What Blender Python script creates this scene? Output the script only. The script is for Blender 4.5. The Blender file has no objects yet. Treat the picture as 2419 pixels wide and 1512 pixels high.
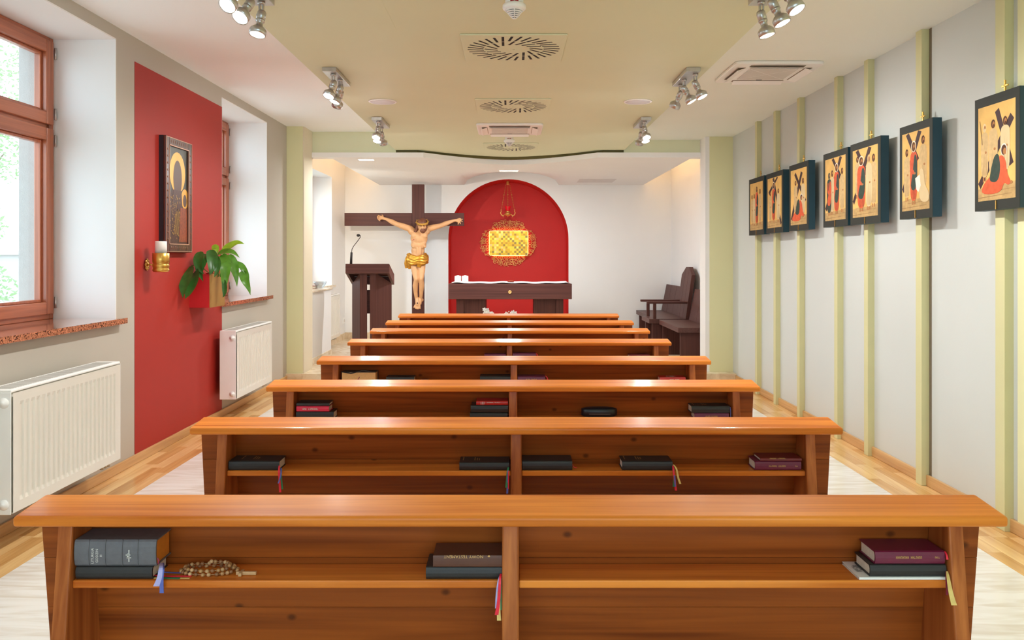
import bpy, bmesh, math, random
from mathutils import Vector, Matrix, Euler

random.seed(7)
SC = bpy.context.scene
COL = SC.collection
PI = math.pi

# ------------------------------------------------------------------ camera
F, VX, VY, EYE = 1920.0, 1208.0, 610.0, 1.34      # focal length and vanishing point of the survey, eye height
cam_d = bpy.data.cameras.new('camera')
cam_d.sensor_width = 36.0
cam_d.lens = 36.0 * F / 2419.0
cam_d.shift_x = (1209.5 - VX) / 2419.0
cam_d.shift_y = -(756.0 - VY) / 2419.0
cam_d.clip_start = 0.05
cam = bpy.data.objects.new('camera', cam_d)
COL.objects.link(cam)
cam.location = (0, 0, EYE)
cam.rotation_euler = (PI / 2, 0, 0)
SC.camera = cam

# ------------------------------------------------------------------ world, exposure
world = bpy.data.worlds.new('overcast_sky')
SC.world = world
world.use_nodes = True
wn = world.node_tree
bg = wn.nodes['Background']
bg.inputs['Color'].default_value = (0.74, 0.88, 1.0, 1)
bg.inputs['Strength'].default_value = 4.2
SC.view_settings.view_transform = 'Standard'
SC.view_settings.look = 'None'
SC.view_settings.gamma = 1.0
SC.view_settings.use_curve_mapping = False
SC.view_settings.exposure = 0.22
SC.cycles.max_bounces = 9
SC.cycles.diffuse_bounces = 6
SC.cycles.glossy_bounces = 3
SC.cycles.transmission_bounces = 4
SC.cycles.transparent_max_bounces = 8
SC.cycles.sample_clamp_indirect = 6.0
SC.cycles.caustics_reflective = False
SC.cycles.caustics_refractive = False


def area_light(name, loc, rot, sx, sy, power, color=(1, 1, 1), portal=False, spread=PI):
    l = bpy.data.lights.new(name, 'AREA')
    l.shape = 'RECTANGLE'
    l.size, l.size_y = sx, sy
    l.energy = power
    l.color = color
    l.spread = spread
    if portal:
        l.cycles.is_portal = True
    o = bpy.data.objects.new(name, l)
    COL.objects.link(o)
    o.location = loc
    o.rotation_euler = rot
    return o


def X(px, d):
    return (px - VX) * d / F


def Z(py, d):
    return EYE + (VY - py) * d / F


def at(px, py, d):
    return Vector((X(px, d), d, Z(py, d)))


# room numbers (metres): x to the right, y into the room, z up
WL, WR = -2.46, 2.46          # nave walls
WOUT = -3.02                  # outer face of the left wall
YB = -2.0                     # rear wall behind the viewer
CL, CR, CP = 2.783, 2.689, 2.5725   # ceilings: left, right, dropped middle panel
PIER = 8.9                    # front of the pillars
BEAM = 9.28                   # bulkhead over the chancel opening
SOF = 2.4855                  # chancel soffit
APSE = 12.71                  # rear wall of the chancel
PLAT = 0.08                   # chancel floor
CWL, CWR = -2.60, 2.50        # chancel side walls
WIN = [(3.78, 5.056), (6.903, 8.177), (0.66, 1.93)]
WZ0, WZ1 = 0.966, 2.705

# daylight portals of the windows (no light of their own)
for i, (a, b) in enumerate(WIN + [(10.2, 11.77)]):
    area_light('window_portal', (-2.99 if i < 3 else -3.0, (a + b) / 2, (WZ0 + WZ1) / 2), (0, -PI / 2, 0), WZ1 - WZ0, b - a, 1, portal=True)
area_light('window_portal', (0, YB - 0.16, 1.475), (PI / 2, 0, 0), 4.2, 1.95, 1, portal=True)


# ------------------------------------------------------------------ materials
def lin(c):
    out = []
    for v in c:
        v = v / 255.0
        out.append(v / 12.92 if v <= 0.04045 else ((v + 0.055) / 1.055) ** 2.4)
    return (out[0], out[1], out[2], 1.0)


MATS = {}


def node(nt, t, **kw):
    n = nt.nodes.new(t)
    for k, v in kw.items():
        setattr(n, k, v)
    return n


def mat(name, rgb, rough=0.6, metal=0.0, var=0.04, scale=8.0, bump=0.0, bscale=60.0, coat=0.0, emit=0.0, emit_rgb=None, spec=0.5, trans=0.0):
    if name in MATS:
        return MATS[name]
    m = bpy.data.materials.new(name)
    m.use_nodes = True
    nt = m.node_tree
    b = nt.nodes['Principled BSDF']
    tc = node(nt, 'ShaderNodeTexCoord')
    nz = node(nt, 'ShaderNodeTexNoise')
    nz.inputs['Scale'].default_value = scale
    nz.inputs['Detail'].default_value = 3
    nt.links.new(tc.outputs['Object'], nz.inputs['Vector'])
    cr = node(nt, 'ShaderNodeValToRGB')
    c = lin(rgb)
    cr.color_ramp.elements[0].position = 0.3
    cr.color_ramp.elements[1].position = 0.7
    cr.color_ramp.elements[0].color = tuple(max(0, v * (1 - var)) for v in c[:3]) + (1,)
    cr.color_ramp.elements[1].color = tuple(min(1, v * (1 + var)) for v in c[:3]) + (1,)
    nt.links.new(nz.outputs['Fac'], cr.inputs['Fac'])
    nt.links.new(cr.outputs['Color'], b.inputs['Base Color'])
    b.inputs['Roughness'].default_value = rough
    b.inputs['Metallic'].default_value = metal
    b.inputs['Specular IOR Level'].default_value = spec
    b.inputs['Coat Weight'].default_value = coat
    b.inputs['Coat Roughness'].default_value = 0.15
    b.inputs['Transmission Weight'].default_value = trans
    if emit > 0:
        b.inputs['Emission Color'].default_value = lin(emit_rgb or rgb)
        b.inputs['Emission Strength'].default_value = emit
    if bump > 0:
        n2 = node(nt, 'ShaderNodeTexNoise')
        n2.inputs['Scale'].default_value = bscale
        n2.inputs['Detail'].default_value = 4
        nt.links.new(tc.outputs['Object'], n2.inputs['Vector'])
        bp = node(nt, 'ShaderNodeBump')
        bp.inputs['Strength'].default_value = bump
        bp.inputs['Distance'].default_value = 0.01
        nt.links.new(n2.outputs['Fac'], bp.inputs['Height'])
        nt.links.new(bp.outputs['Normal'], b.inputs['Normal'])
    MATS[name] = m
    return m


def wood(name, dark, light, axis='x', fine=26.0, rough=0.3, coat=0.25, knots=0.0, knot_rgb=(60, 28, 12), bump=0.05, coat_rough=0.18, spec=0.5):
    """boards with grain along one axis of the object, darker latewood lines and optional knots"""
    if name in MATS:
        return MATS[name]
    m = bpy.data.materials.new(name)
    m.use_nodes = True
    nt = m.node_tree
    L = nt.links.new
    b = nt.nodes['Principled BSDF']
    tc = node(nt, 'ShaderNodeTexCoord')
    oi = node(nt, 'ShaderNodeObjectInfo')
    add = node(nt, 'ShaderNodeVectorMath', operation='ADD')
    mul = node(nt, 'ShaderNodeVectorMath', operation='MULTIPLY')
    comb = node(nt, 'ShaderNodeCombineXYZ')
    for i in range(3):
        L(oi.outputs['Random'], comb.inputs[i])
    mul.inputs[1].default_value = (13.0, 7.0, 9.0)
    L(comb.outputs[0], mul.inputs[0])
    L(tc.outputs['Object'], add.inputs[0])
    L(mul.outputs[0], add.inputs[1])
    mp = node(nt, 'ShaderNodeMapping')
    s = {'x': (0.9, fine, fine), 'y': (fine, 0.9, fine), 'z': (fine, fine, 0.9)}[axis]
    mp.inputs['Scale'].default_value = s
    L(add.outputs[0], mp.inputs['Vector'])
    n1 = node(nt, 'ShaderNodeTexNoise')
    n1.inputs['Scale'].default_value = 1.0
    n1.inputs['Detail'].default_value = 5
    n1.inputs['Distortion'].default_value = 0.8
    L(mp.outputs[0], n1.inputs['Vector'])
    mp2 = node(nt, 'ShaderNodeMapping')
    s2 = {'x': (2.0, fine * 5, fine * 5), 'y': (fine * 5, 2.0, fine * 5), 'z': (fine * 5, fine * 5, 2.0)}[axis]
    mp2.inputs['Scale'].default_value = s2
    L(add.outputs[0], mp2.inputs['Vector'])
    n2 = node(nt, 'ShaderNodeTexNoise')
    n2.inputs['Scale'].default_value = 1.0
    n2.inputs['Detail'].default_value = 2
    L(mp2.outputs[0], n2.inputs['Vector'])
    mx = node(nt, 'ShaderNodeMath', operation='MULTIPLY_ADD')
    L(n2.outputs['Fac'], mx.inputs[0])
    mx.inputs[1].default_value = 0.3
    L(n1.outputs['Fac'], mx.inputs[2])
    cr = node(nt, 'ShaderNodeValToRGB')
    cr.color_ramp.elements[0].position = 0.42
    cr.color_ramp.elements[1].position = 0.85
    cr.color_ramp.elements[0].color = lin(dark)
    cr.color_ramp.elements[1].color = lin(light)
    L(mx.outputs[0], cr.inputs['Fac'])
    col = cr.outputs['Color']
    if knots > 0:
        sx_ = node(nt, 'ShaderNodeSeparateXYZ')
        L(add.outputs[0], sx_.inputs[0])
        cb_ = node(nt, 'ShaderNodeCombineXYZ')
        ia, ib, ka, kb = {'x': (0, 2, 6.5, 9.0), 'y': (0, 1, 9.0, 6.5), 'z': (0, 2, 9.0, 6.5)}[axis]
        for src, dst, kk in ((ia, 0, ka), (ib, 1, kb)):
            mk_ = node(nt, 'ShaderNodeMath', operation='MULTIPLY')
            L(sx_.outputs[src], mk_.inputs[0])
            mk_.inputs[1].default_value = kk
            L(mk_.outputs[0], cb_.inputs[dst])
        vo = node(nt, 'ShaderNodeTexVoronoi', voronoi_dimensions='2D')
        vo.inputs['Scale'].default_value = 1.0
        L(cb_.outputs[0], vo.inputs['Vector'])
        sep = node(nt, 'ShaderNodeSeparateColor')
        L(vo.outputs['Color'], sep.inputs[0])
        pick = node(nt, 'ShaderNodeMath', operation='LESS_THAN')
        L(sep.outputs[0], pick.inputs[0])
        pick.inputs[1].default_value = knots
        rr = node(nt, 'ShaderNodeMapRange')
        rr.inputs['From Min'].default_value = 0.03
        rr.inputs['From Max'].default_value = 0.09
        rr.inputs['To Min'].default_value = 0.7
        rr.inputs['To Max'].default_value = 0.0
        L(vo.outputs['Distance'], rr.inputs['Value'])
        mm = node(nt, 'ShaderNodeMath', operation='MULTIPLY')
        L(rr.outputs[0], mm.inputs[0])
        L(pick.outputs[0], mm.inputs[1])
        mixk = node(nt, 'ShaderNodeMix', data_type='RGBA')
        L(mm.outputs[0], mixk.inputs['Factor'])
        L(col, mixk.inputs['A'])
        mixk.inputs['B'].default_value = lin(knot_rgb)
        col = mixk.outputs['Result']
    L(col, b.inputs['Base Color'])
    b.inputs['Roughness'].default_value = rough
    b.inputs['Specular IOR Level'].default_value = spec
    b.inputs['Coat Weight'].default_value = coat
    b.inputs['Coat Roughness'].default_value = coat_rough
    bp = node(nt, 'ShaderNodeBump')
    bp.inputs['Strength'].default_value = bump
    bp.inputs['Distance'].default_value = 0.004
    L(mx.outputs[0], bp.inputs['Height'])
    L(bp.outputs['Normal'], b.inputs['Normal'])
    MATS[name] = m
    return m


def stone(name, base, vein, sc=(1.5, 9.0, 1.5), rough=0.2, amt=0.5, speck=None):
    if name in MATS:
        return MATS[name]
    m = bpy.data.materials.new(name)
    m.use_nodes = True
    nt = m.node_tree
    L = nt.links.new
    b = nt.nodes['Principled BSDF']
    tc = node(nt, 'ShaderNodeTexCoord')
    mp = node(nt, 'ShaderNodeMapping')
    mp.inputs['Scale'].default_value = sc
    L(tc.outputs['Object'], mp.inputs['Vector'])
    if speck is None:
        n1 = node(nt, 'ShaderNodeTexNoise')
        n1.inputs['Scale'].default_value = 1.6
        n1.inputs['Detail'].default_value = 8
        n1.inputs['Distortion'].default_value = 1.2
        L(mp.outputs[0], n1.inputs['Vector'])
        cr = node(nt, 'ShaderNodeValToRGB')
        e = cr.color_ramp.elements
        e[0].position, e[0].color = 0.36, lin(vein)
        e[1].position, e[1].color = 0.36 + amt * 0.4, lin(base)
        L(n1.outputs['Fac'], cr.inputs['Fac'])
    else:
        n1 = node(nt, 'ShaderNodeTexVoronoi')
        n1.inputs['Scale'].default_value = speck
        L(tc.outputs['Object'], n1.inputs['Vector'])
        sp = node(nt, 'ShaderNodeSeparateColor')
        L(n1.outputs['Color'], sp.inputs[0])
        cr = node(nt, 'ShaderNodeValToRGB')
        cr.color_ramp.interpolation = 'CONSTANT'
        e = cr.color_ramp.elements
        e[0].position, e[0].color = 0.0, lin(vein)
        e[1].position, e[1].color = 0.22, lin(base)
        e2 = e.new(0.7)
        e2.color = tuple(min(1, v * 1.5) for v in lin(base)[:3]) + (1,)
        L(sp.outputs[0], cr.inputs['Fac'])
    L(cr.outputs['Color'], b.inputs['Base Color'])
    b.inputs['Roughness'].default_value = rough
    MATS[name] = m
    return m


def glass_pane(name, tint=(250, 255, 255), refl=0.06):
    """thin window glass: mostly clear, a little mirror at grazing angles"""
    if name in MATS:
        return MATS[name]
    m = bpy.data.materials.new(name)
    m.use_nodes = True
    nt = m.node_tree
    nt.nodes.remove(nt.nodes['Principled BSDF'])
    out = nt.nodes['Material Output']
    tr = node(nt, 'ShaderNodeBsdfTransparent')
    tr.inputs['Color'].default_value = lin(tint)
    gl = node(nt, 'ShaderNodeBsdfGlossy')
    gl.inputs['Roughness'].default_value = 0.02
    lw = node(nt, 'ShaderNodeLayerWeight')
    lw.inputs['Blend'].default_value = 0.5
    pw = node(nt, 'ShaderNodeMath', operation='POWER')
    nt.links.new(lw.outputs['Facing'], pw.inputs[0])
    pw.inputs[1].default_value = 5.0
    fr = node(nt, 'ShaderNodeMath', operation='MULTIPLY_ADD')
    nt.links.new(pw.outputs[0], fr.inputs[0])
    fr.inputs[1].default_value = 0.6
    fr.inputs[2].default_value = refl * 0.5
    mx = node(nt, 'ShaderNodeMixShader')
    nt.links.new(fr.outputs[0], mx.inputs[0])
    nt.links.new(tr.outputs[0], mx.inputs[1])
    nt.links.new(gl.outputs[0], mx.inputs[2])
    nt.links.new(mx.outputs[0], out.inputs[0])
    MATS[name] = m
    return m


def leaf_mat(name, rgb, trans=0.25):
    if name in MATS:
        return MATS[name]
    m = mat(name, rgb, 0.35, var=0.25, scale=25)
    nt = m.node_tree
    b = nt.nodes['Principled BSDF']
    out = nt.nodes['Material Output']
    tl = node(nt, 'ShaderNodeBsdfTranslucent')
    tl.inputs['Color'].default_value = tuple(min(1, v * 1.3) for v in lin(rgb)[:3]) + (1,)
    mx = node(nt, 'ShaderNodeMixShader')
    mx.inputs[0].default_value = trans
    nt.links.new(b.outputs[0], mx.inputs[1])
    nt.links.new(tl.outputs[0], mx.inputs[2])
    nt.links.new(mx.outputs[0], out.inputs[0])
    return m


M_wall = mat('cream_wall_paint', (184, 176, 164), 0.75, var=0.015, scale=2, bump=0.03, bscale=220)
M_rwall = mat('ivory_wall_paint', (202, 206, 203), 0.72, var=0.012, scale=2, bump=0.03, bscale=220)
M_white = mat('white_plaster', (236, 234, 233), 0.75, var=0.01, scale=2, bump=0.02, bscale=200)
M_ceilL = mat('white_ceiling_paint', (248, 252, 254), 0.8, var=0.01, scale=2)
M_ceilR = mat('sand_ceiling_paint', (234, 238, 230), 0.8, var=0.01, scale=2)
M_green = mat('olive_cream_paint', (217, 219, 187), 0.7, var=0.015, scale=2)
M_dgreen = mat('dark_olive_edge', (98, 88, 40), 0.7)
M_pier = mat('pistachio_paint', (220, 217, 172), 0.7, var=0.015, scale=2)
M_pierw = mat('pale_pier_paint', (218, 206, 182), 0.75, var=0.01)
M_strip = mat('pale_green_strip_paint', (206, 202, 154), 0.6, var=0.02)
M_red = mat('brick_red_paint', (166, 34, 22), 0.62, var=0.025, scale=3, bump=0.03, bscale=200)
M_arch = mat('crimson_paint', (202, 28, 22), 0.62, var=0.03, scale=2)
M_pale = mat('warm_plaster', (236, 236, 236), 0.75, var=0.01, scale=2)
M_base = wood('oak_baseboard', (178, 132, 80), (214, 172, 118), 'y', fine=18, rough=0.35)
M_oak = wood('oak_strip', (196, 148, 88), (232, 192, 134), 'y', fine=12, rough=0.25, coat=0.3)
M_oak2 = wood('oak_strip_dark', (176, 124, 66), (216, 168, 104), 'y', fine=12, rough=0.25, coat=0.3)
M_floor = stone('pale_travertine', (228, 225, 222), (212, 203, 193), (1.6, 11.0, 1.6), 0.18, 0.6)
M_plat = stone('beige_marble', (228, 210, 182), (204, 180, 146), (4, 4, 4), 0.2, 0.5)
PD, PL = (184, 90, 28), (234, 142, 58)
BD, BL = (112, 52, 18), (164, 86, 32)  # same pine for the back boards, darkened for the shade they sit in
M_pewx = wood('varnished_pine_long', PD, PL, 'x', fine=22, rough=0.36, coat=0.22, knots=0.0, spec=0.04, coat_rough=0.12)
M_pewk = wood('shaded_pine_knotty', BD, BL, 'x', fine=20, rough=0.36, coat=0.06, knots=0.34, spec=0.15)
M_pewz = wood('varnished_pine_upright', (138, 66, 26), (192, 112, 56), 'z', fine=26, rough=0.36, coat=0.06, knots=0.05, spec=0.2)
DK1, DK2 = (76, 46, 42), (96, 60, 54)
M_dark = wood('wenge_long', DK1, DK2, 'x', fine=60, rough=0.45, coat=0.0, spec=0.15)
M_darkz = wood('wenge_upright', DK1, DK2, 'z', fine=60, rough=0.45, coat=0.0, spec=0.15)
M_darky = wood('wenge_deep', DK1, DK2, 'y', fine=60, rough=0.42, coat=0.0, spec=0.3)
M_win = wood('red_brown_window_wood', (150, 80, 50), (190, 110, 74), 'z', fine=30, rough=0.35, coat=0.3)
M_winy = wood('red_brown_window_rail', (150, 80, 50), (190, 110, 74), 'y', fine=30, rough=0.35, coat=0.3)
M_granite = stone('red_granite', (178, 116, 88), (70, 46, 40), rough=0.1, speck=160.0)
MATS['red_granite'].node_tree.nodes['Principled BSDF'].inputs['Coat Weight'].default_value = 1.0
MATS['red_granite'].node_tree.nodes['Principled BSDF'].inputs['Coat Roughness'].default_value = 0.08
M_rad = mat('radiator_enamel', (226, 222, 212), 0.3, var=0.01, coat=0.3)
M_radw = mat('radiator_plastic', (246, 246, 244), 0.35, var=0.01)
M_gold = mat('brushed_brass', (214, 168, 84), 0.28, 0.9, var=0.08, scale=40)
M_gilt = mat('gilded_wood', (206, 148, 56), 0.32, 0.75, var=0.2, scale=30)
M_goldp = mat('matt_gold_paint', (170, 128, 66), 0.5, 0.4, var=0.05)
M_steel = mat('brushed_aluminium', (196, 194, 192), 0.3, 0.9, var=0.05, scale=30)
M_wplast = mat('white_plastic', (240, 238, 236), 0.35, var=0.01)
M_gplast = mat('grey_grille', (206, 200, 194), 0.5, var=0.03)
M_black = mat('dark_slot', (34, 26, 24), 0.8)
M_wax = mat('white_wax', (246, 242, 236), 0.5, var=0.02)
M_lamp = mat('lamp_lens', (255, 246, 228), 0.4, emit=14.0, emit_rgb=(255, 246, 226))
M_led = mat('led_strip_light', (255, 244, 226), 0.4, emit=10.0, emit_rgb=(255, 240, 215))
M_cove = mat('warm_cove_light', (255, 214, 160), 0.4, emit=15.0, emit_rgb=(255, 205, 140))
M_glass = glass_pane('window_glass')


# ------------------------------------------------------------------ mesh helpers
def basis(d, up=None):
    d = Vector(d).normalized()
    up = Vector(up) if up is not None else (Vector((0, 0, 1)) if abs(d.z) < 0.95 else Vector((0, 1, 0)))
    a = d.cross(up).normalized()
    b = a.cross(d).normalized()
    return a, b, d


class MB:
    def __init__(s):
        s.v, s.f, s.m, s.s = [], [], [], []

    def add(s, vs, fs, m=0, smooth=False):
        o = len(s.v)
        s.v.extend(Vector(v) for v in vs)
        for f in fs:
            s.f.append([i + o for i in f])
            s.m.append(m)
            s.s.append(smooth)
        return s

    def box(s, x0, x1, y0, y1, z0, z1, m=0):
        vs = [(x0, y0, z0), (x1, y0, z0), (x1, y1, z0), (x0, y1, z0), (x0, y0, z1), (x1, y0, z1), (x1, y1, z1), (x0, y1, z1)]
        return s.add(vs, [(0, 3, 2, 1), (4, 5, 6, 7), (0, 1, 5, 4), (1, 2, 6, 5), (2, 3, 7, 6), (3, 0, 4, 7)], m)

    def hexa(s, pts, m=0):
        """eight corners: lower ring then upper ring"""
        return s.add(pts, [(0, 3, 2, 1), (4, 5, 6, 7), (0, 1, 5, 4), (1, 2, 6, 5), (2, 3, 7, 6), (3, 0, 4, 7)], m)

    def prism(s, poly, plane, a0, a1, m=0):
        n = len(poly)

        def p(q, a):
            return {'xz': (q[0], a, q[1]), 'yz': (a, q[0], q[1]), 'xy': (q[0], q[1], a)}[plane]
        vs = [p(q, a0) for q in poly] + [p(q, a1) for q in poly]
        fs = [tuple(range(n)), tuple(range(2 * n - 1, n - 1, -1))]
        for i in range(n):
            j = (i + 1) % n
            fs.append((i, i + n, j + n, j))
        return s.add(vs, fs, m)

    def poly(s, pts, m=0):
        return s.add(pts, [tuple(range(len(pts)))], m)

    def tube(s, pts, r, n=8, m=0, smooth=True, flat=None):
        pts = [Vector(p) for p in pts]
        k = len(pts)
        if not hasattr(r, '__len__'):
            r = [r] * k
        vs, fs = [], []
        a0 = None
        for i, p in enumerate(pts):
            d = (pts[min(i + 1, k - 1)] - pts[max(i - 1, 0)])
            if d.length < 1e-9:
                d = Vector((0, 0, 1))
            d.normalize()
            if a0 is None:
                a, b, _ = basis(d)
            else:
                a = (a0 - d * a0.dot(d))
                if a.length < 1e-6:
                    a, b, _ = basis(d)
                a.normalize()
                b = d.cross(a) * -1
            a0 = a
            for j in range(n):
                t = 2 * PI * j / n
                vs.append(p + a * (math.cos(t) * r[i]) + b * (math.sin(t) * r[i] * (flat if flat else 1)))
        for i in range(k - 1):
            for j in range(n):
                j2 = (j + 1) % n
                fs.append((i * n + j, i * n + j2, (i + 1) * n + j2, (i + 1) * n + j))
        fs.append(tuple(range(n - 1, -1, -1)))
        fs.append(tuple(range((k - 1) * n, k * n)))
        return s.add(vs, fs, m, smooth)

    def lathe(s, prof, c, axis=(0, 0, 1), n=24, m=0, smooth=True):
        """profile of (radius, height) along the axis from point c"""
        a, b, d = basis(axis)
        c = Vector(c)
        vs, fs = [], []
        k = len(prof)
        for (r, h) in prof:
            r = max(r, 1e-5)
            for j in range(n):
                t = 2 * PI * j / n
                vs.append(c + d * h + a * (math.cos(t) * r) + b * (math.sin(t) * r))
        for i in range(k - 1):
            for j in range(n):
                j2 = (j + 1) % n
                fs.append((i * n + j, i * n + j2, (i + 1) * n + j2, (i + 1) * n + j))
        fs.append(tuple(range(n - 1, -1, -1)))
        fs.append(tuple(range((k - 1) * n, k * n)))
        return s.add(vs, fs, m, smooth)

    def ball(s, c, r, nu=12, nv=8, m=0, rot=None):
        c = Vector(c)
        if not hasattr(r, '__len__'):
            r = (r, r, r)
        R = rot.to_matrix() if rot is not None else None
        vs, fs = [], []
        for i in range(nv + 1):
            t = PI * i / nv
            for j in range(nu):
                p = 2 * PI * j / nu
                q = Vector((math.sin(t) * math.cos(p) * r[0], math.sin(t) * math.sin(p) * r[1], math.cos(t) * r[2]))
                vs.append(c + (R @ q if R else q))
        for i in range(nv):
            for j in range(nu):
                j2 = (j + 1) % nu
                fs.append((i * nu + j, (i + 1) * nu + j, (i + 1) * nu + j2, i * nu + j2))
        return s.add(vs, fs, m, True)

    def cap(s, p0, p1, r0, r1, n=12, m=0):
        """tapered limb with round ends"""
        p0, p1 = Vector(p0), Vector(p1)
        d = (p1 - p0)
        L = d.length
        d.normalize()
        prof = []
        for i in range(5):
            t = PI / 2 * i / 4
            prof.append((r0 * math.sin(t), -r0 * math.cos(t)))
        for i in range(1, 5):
            t = PI / 2 * i / 4
            prof.append((r1 * math.cos(t) if i < 4 else 1e-5, L + r1 * math.sin(t)))
        prof.insert(5, (r1, L))
        return s.lathe(prof, p0, d, n, m)

    def mesh(s, name, mats, origin):
        me = bpy.data.meshes.new(name)
        me.from_pydata([v - origin for v in s.v], [], s.f)
        for mm in mats:
            me.materials.append(mm)
        me.polygons.foreach_set('material_index', s.m)
        me.polygons.foreach_set('use_smooth', s.s)
        me.update()
        bm = bmesh.new()
        bm.from_mesh(me)
        bmesh.ops.recalc_face_normals(bm, faces=bm.faces)
        bm.to_mesh(me)
        bm.free()
        return me

    def build(s, name, mats, parent=None, bevel=0.0, seg=2, label=None, cat=None, group=None, kind=None, recalc=True):
        if not isinstance(mats, (list, tuple)):
            mats = [mats]
        if parent is None:
            xs = [v.x for v in s.v]
            ys = [v.y for v in s.v]
            zs = [v.z for v in s.v]
            org = Vector(((min(xs) + max(xs)) / 2, (min(ys) + max(ys)) / 2, min(zs)))
            if kind == 'structure':
                org = Vector((0, 0, 0))
        else:
            org = ORG[parent]
        o = bpy.data.objects.new(name, s.mesh(name, mats, org))
        COL.objects.link(o)
        ORG[o] = org
        if parent is None:
            o.location = org
        else:
            o.parent = parent
        if bevel > 0:
            bv = o.modifiers.new('bevel', 'BEVEL')
            bv.width = bevel
            bv.segments = seg
            bv.limit_method = 'ANGLE'
            bv.angle_limit = math.radians(40)
            bv.harden_normals = False
        tag(o, label, cat, group, kind)
        return o


ORG = {}


def tag(o, label=None, cat=None, group=None, kind=None):
    if label:
        o['label'] = label
    if cat:
        o['category'] = cat
    if group:
        o['group'] = group
    if kind:
        o['kind'] = kind
    return o


def thing(name, loc, label, cat, group=None, kind=None):
    o = bpy.data.objects.new(name, None)
    o.empty_display_size = 0.1
    COL.objects.link(o)
    o.location = loc
    ORG[o] = Vector(loc)
    return tag(o, label, cat, group, kind)


def kids(o):
    return [c for c in bpy.data.objects if c.parent == o]


def copy_tree(o, parent=None):
    c = o.copy()
    COL.objects.link(c)
    c.parent = parent
    for ch in kids(o):
        copy_tree(ch, c)
    return c


def remesh(mb, voxel, it=6, fac=0.5):
    """fuse overlapping shapes into one skin and smooth it; returns an MB"""
    o = bpy.data.objects.new('tmp', mb.mesh('tmp', [], Vector((0, 0, 0))))
    COL.objects.link(o)
    r = o.modifiers.new('r', 'REMESH')
    r.mode = 'VOXEL'
    r.voxel_size = voxel
    r.use_smooth_shade = True
    sm = o.modifiers.new('s', 'SMOOTH')
    sm.iterations = it
    sm.factor = fac
    dg = bpy.context.evaluated_depsgraph_get()
    me = bpy.data.meshes.new_from_object(o.evaluated_get(dg))
    out = MB()
    out.add([v.co.copy() for v in me.vertices], [tuple(p.vertices) for p in me.polygons], 0, True)
    bpy.data.objects.remove(o)
    bpy.data.meshes.remove(me)
    return out


def text_into(mb, string, size, origin, right, up, m=0, align='CENTER', lift=0.0004):
    """flat lettering laid on a surface: reading direction right, letter tops towards up"""
    cu = bpy.data.curves.new('t', 'FONT')
    cu.body = string
    cu.size = size
    cu.align_x = align
    cu.align_y = 'CENTER'
    cu.resolution_u = 2
    o = bpy.data.objects.new('t', cu)
    COL.objects.link(o)
    dg = bpy.context.evaluated_depsgraph_get()
    dg.update()
    me = bpy.data.meshes.new_from_object(o.evaluated_get(dg))
    r, u = Vector(right).normalized(), Vector(up).normalized()
    n = r.cross(u)
    og = Vector(origin) + n * lift
    mb.add([og + r * v.co.x + u * v.co.y for v in me.vertices], [tuple(p.vertices) for p in me.polygons], m)
    bpy.data.objects.remove(o)
    bpy.data.curves.remove(cu)
    bpy.data.meshes.remove(me)
    return mb

# ================================================================== the setting
S = dict(kind='structure')
# floor: pale stone field, oak border strips along both walls
fl = MB().box(-2.14, 2.16, YB, PIER, -0.06, 0.0).build('floor', M_floor, **S)
sub = MB()
sub.box(WL - 0.02, -2.14, YB, PIER, -0.06, -0.012)
sub.box(2.16, WR + 0.02, YB, PIER, -0.06, -0.012)
sub.build('screed', M_oak2, fl)
plank_me = {}
for side, x0, x1, rows in ((0, WL, -2.14, 4), (1, 2.16, WR, 4)):
    w = (x1 - x0) / rows
    for r in range(rows):
        y = YB + 0.4 * ((r * 7) % 5) / 5.0
        k = 0
        while y < PIER - 0.05:
            L = [0.62, 0.74, 0.5, 0.68][(k + r * 3) % 4]
            y1 = min(y + L, PIER)
            key = (side, round(y1 - y, 3), (k + r) % 2)
            if key not in plank_me:
                mbp = MB().box(0.0006, w - 0.0006, 0.0006, (y1 - y) - 0.0006, -0.012, 0.0)
                plank_me[key] = mbp.mesh('plank', [M_oak if (k + r) % 2 else M_oak2], Vector((0, 0, 0)))
            p = bpy.data.objects.new('plank', plank_me[key])
            COL.objects.link(p)
            p.parent = fl
            p.location = (x0 + r * w, y, 0.0)
            y = y1
            k += 1
MB().box(WL, WL + 0.018, YB, PIER, 0.0, 0.06).build('baseboard_left', M_base, bevel=0.004, **S)
MB().box(WR - 0.018, WR, YB, PIER, 0.0, 0.065).build('baseboard_right', M_base, bevel=0.004, **S)

# left wall, thick, with the window openings
mb = MB()
ys = [YB - 0.2]
for a, b in sorted(WIN):
    ys += [a, b]
ys.append(PIER + 0.0)
for i in range(len(ys) - 1):
    if i % 2 == 0:
        mb.box(WOUT, WL, ys[i], ys[i + 1], -0.06, CL + 0.1)
    else:
        mb.box(WOUT, WL, ys[i], ys[i + 1], -0.06, WZ0 - 0.035)
        mb.box(WOUT, WL, ys[i], ys[i + 1], WZ1, CL + 0.1)
wall_left = mb.build('wall_left', M_wall, **S)
# painted red field between the windows
MB().box(WL - 0.01, WL + 0.003, 5.305, 6.9, 0.06, 2.624).build('wall_panel_red', M_red, **S)
# right wall
MB().box(WR, WR + 0.25, YB - 0.2, BEAM, -0.06, CL + 0.1).build('wall_right', M_rwall, **S)
MB().box(WR - 0.012, WR + 0.01, YB, 3.93, 0.065, CR).build('wall_panel_olive', M_pier, **S)
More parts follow.
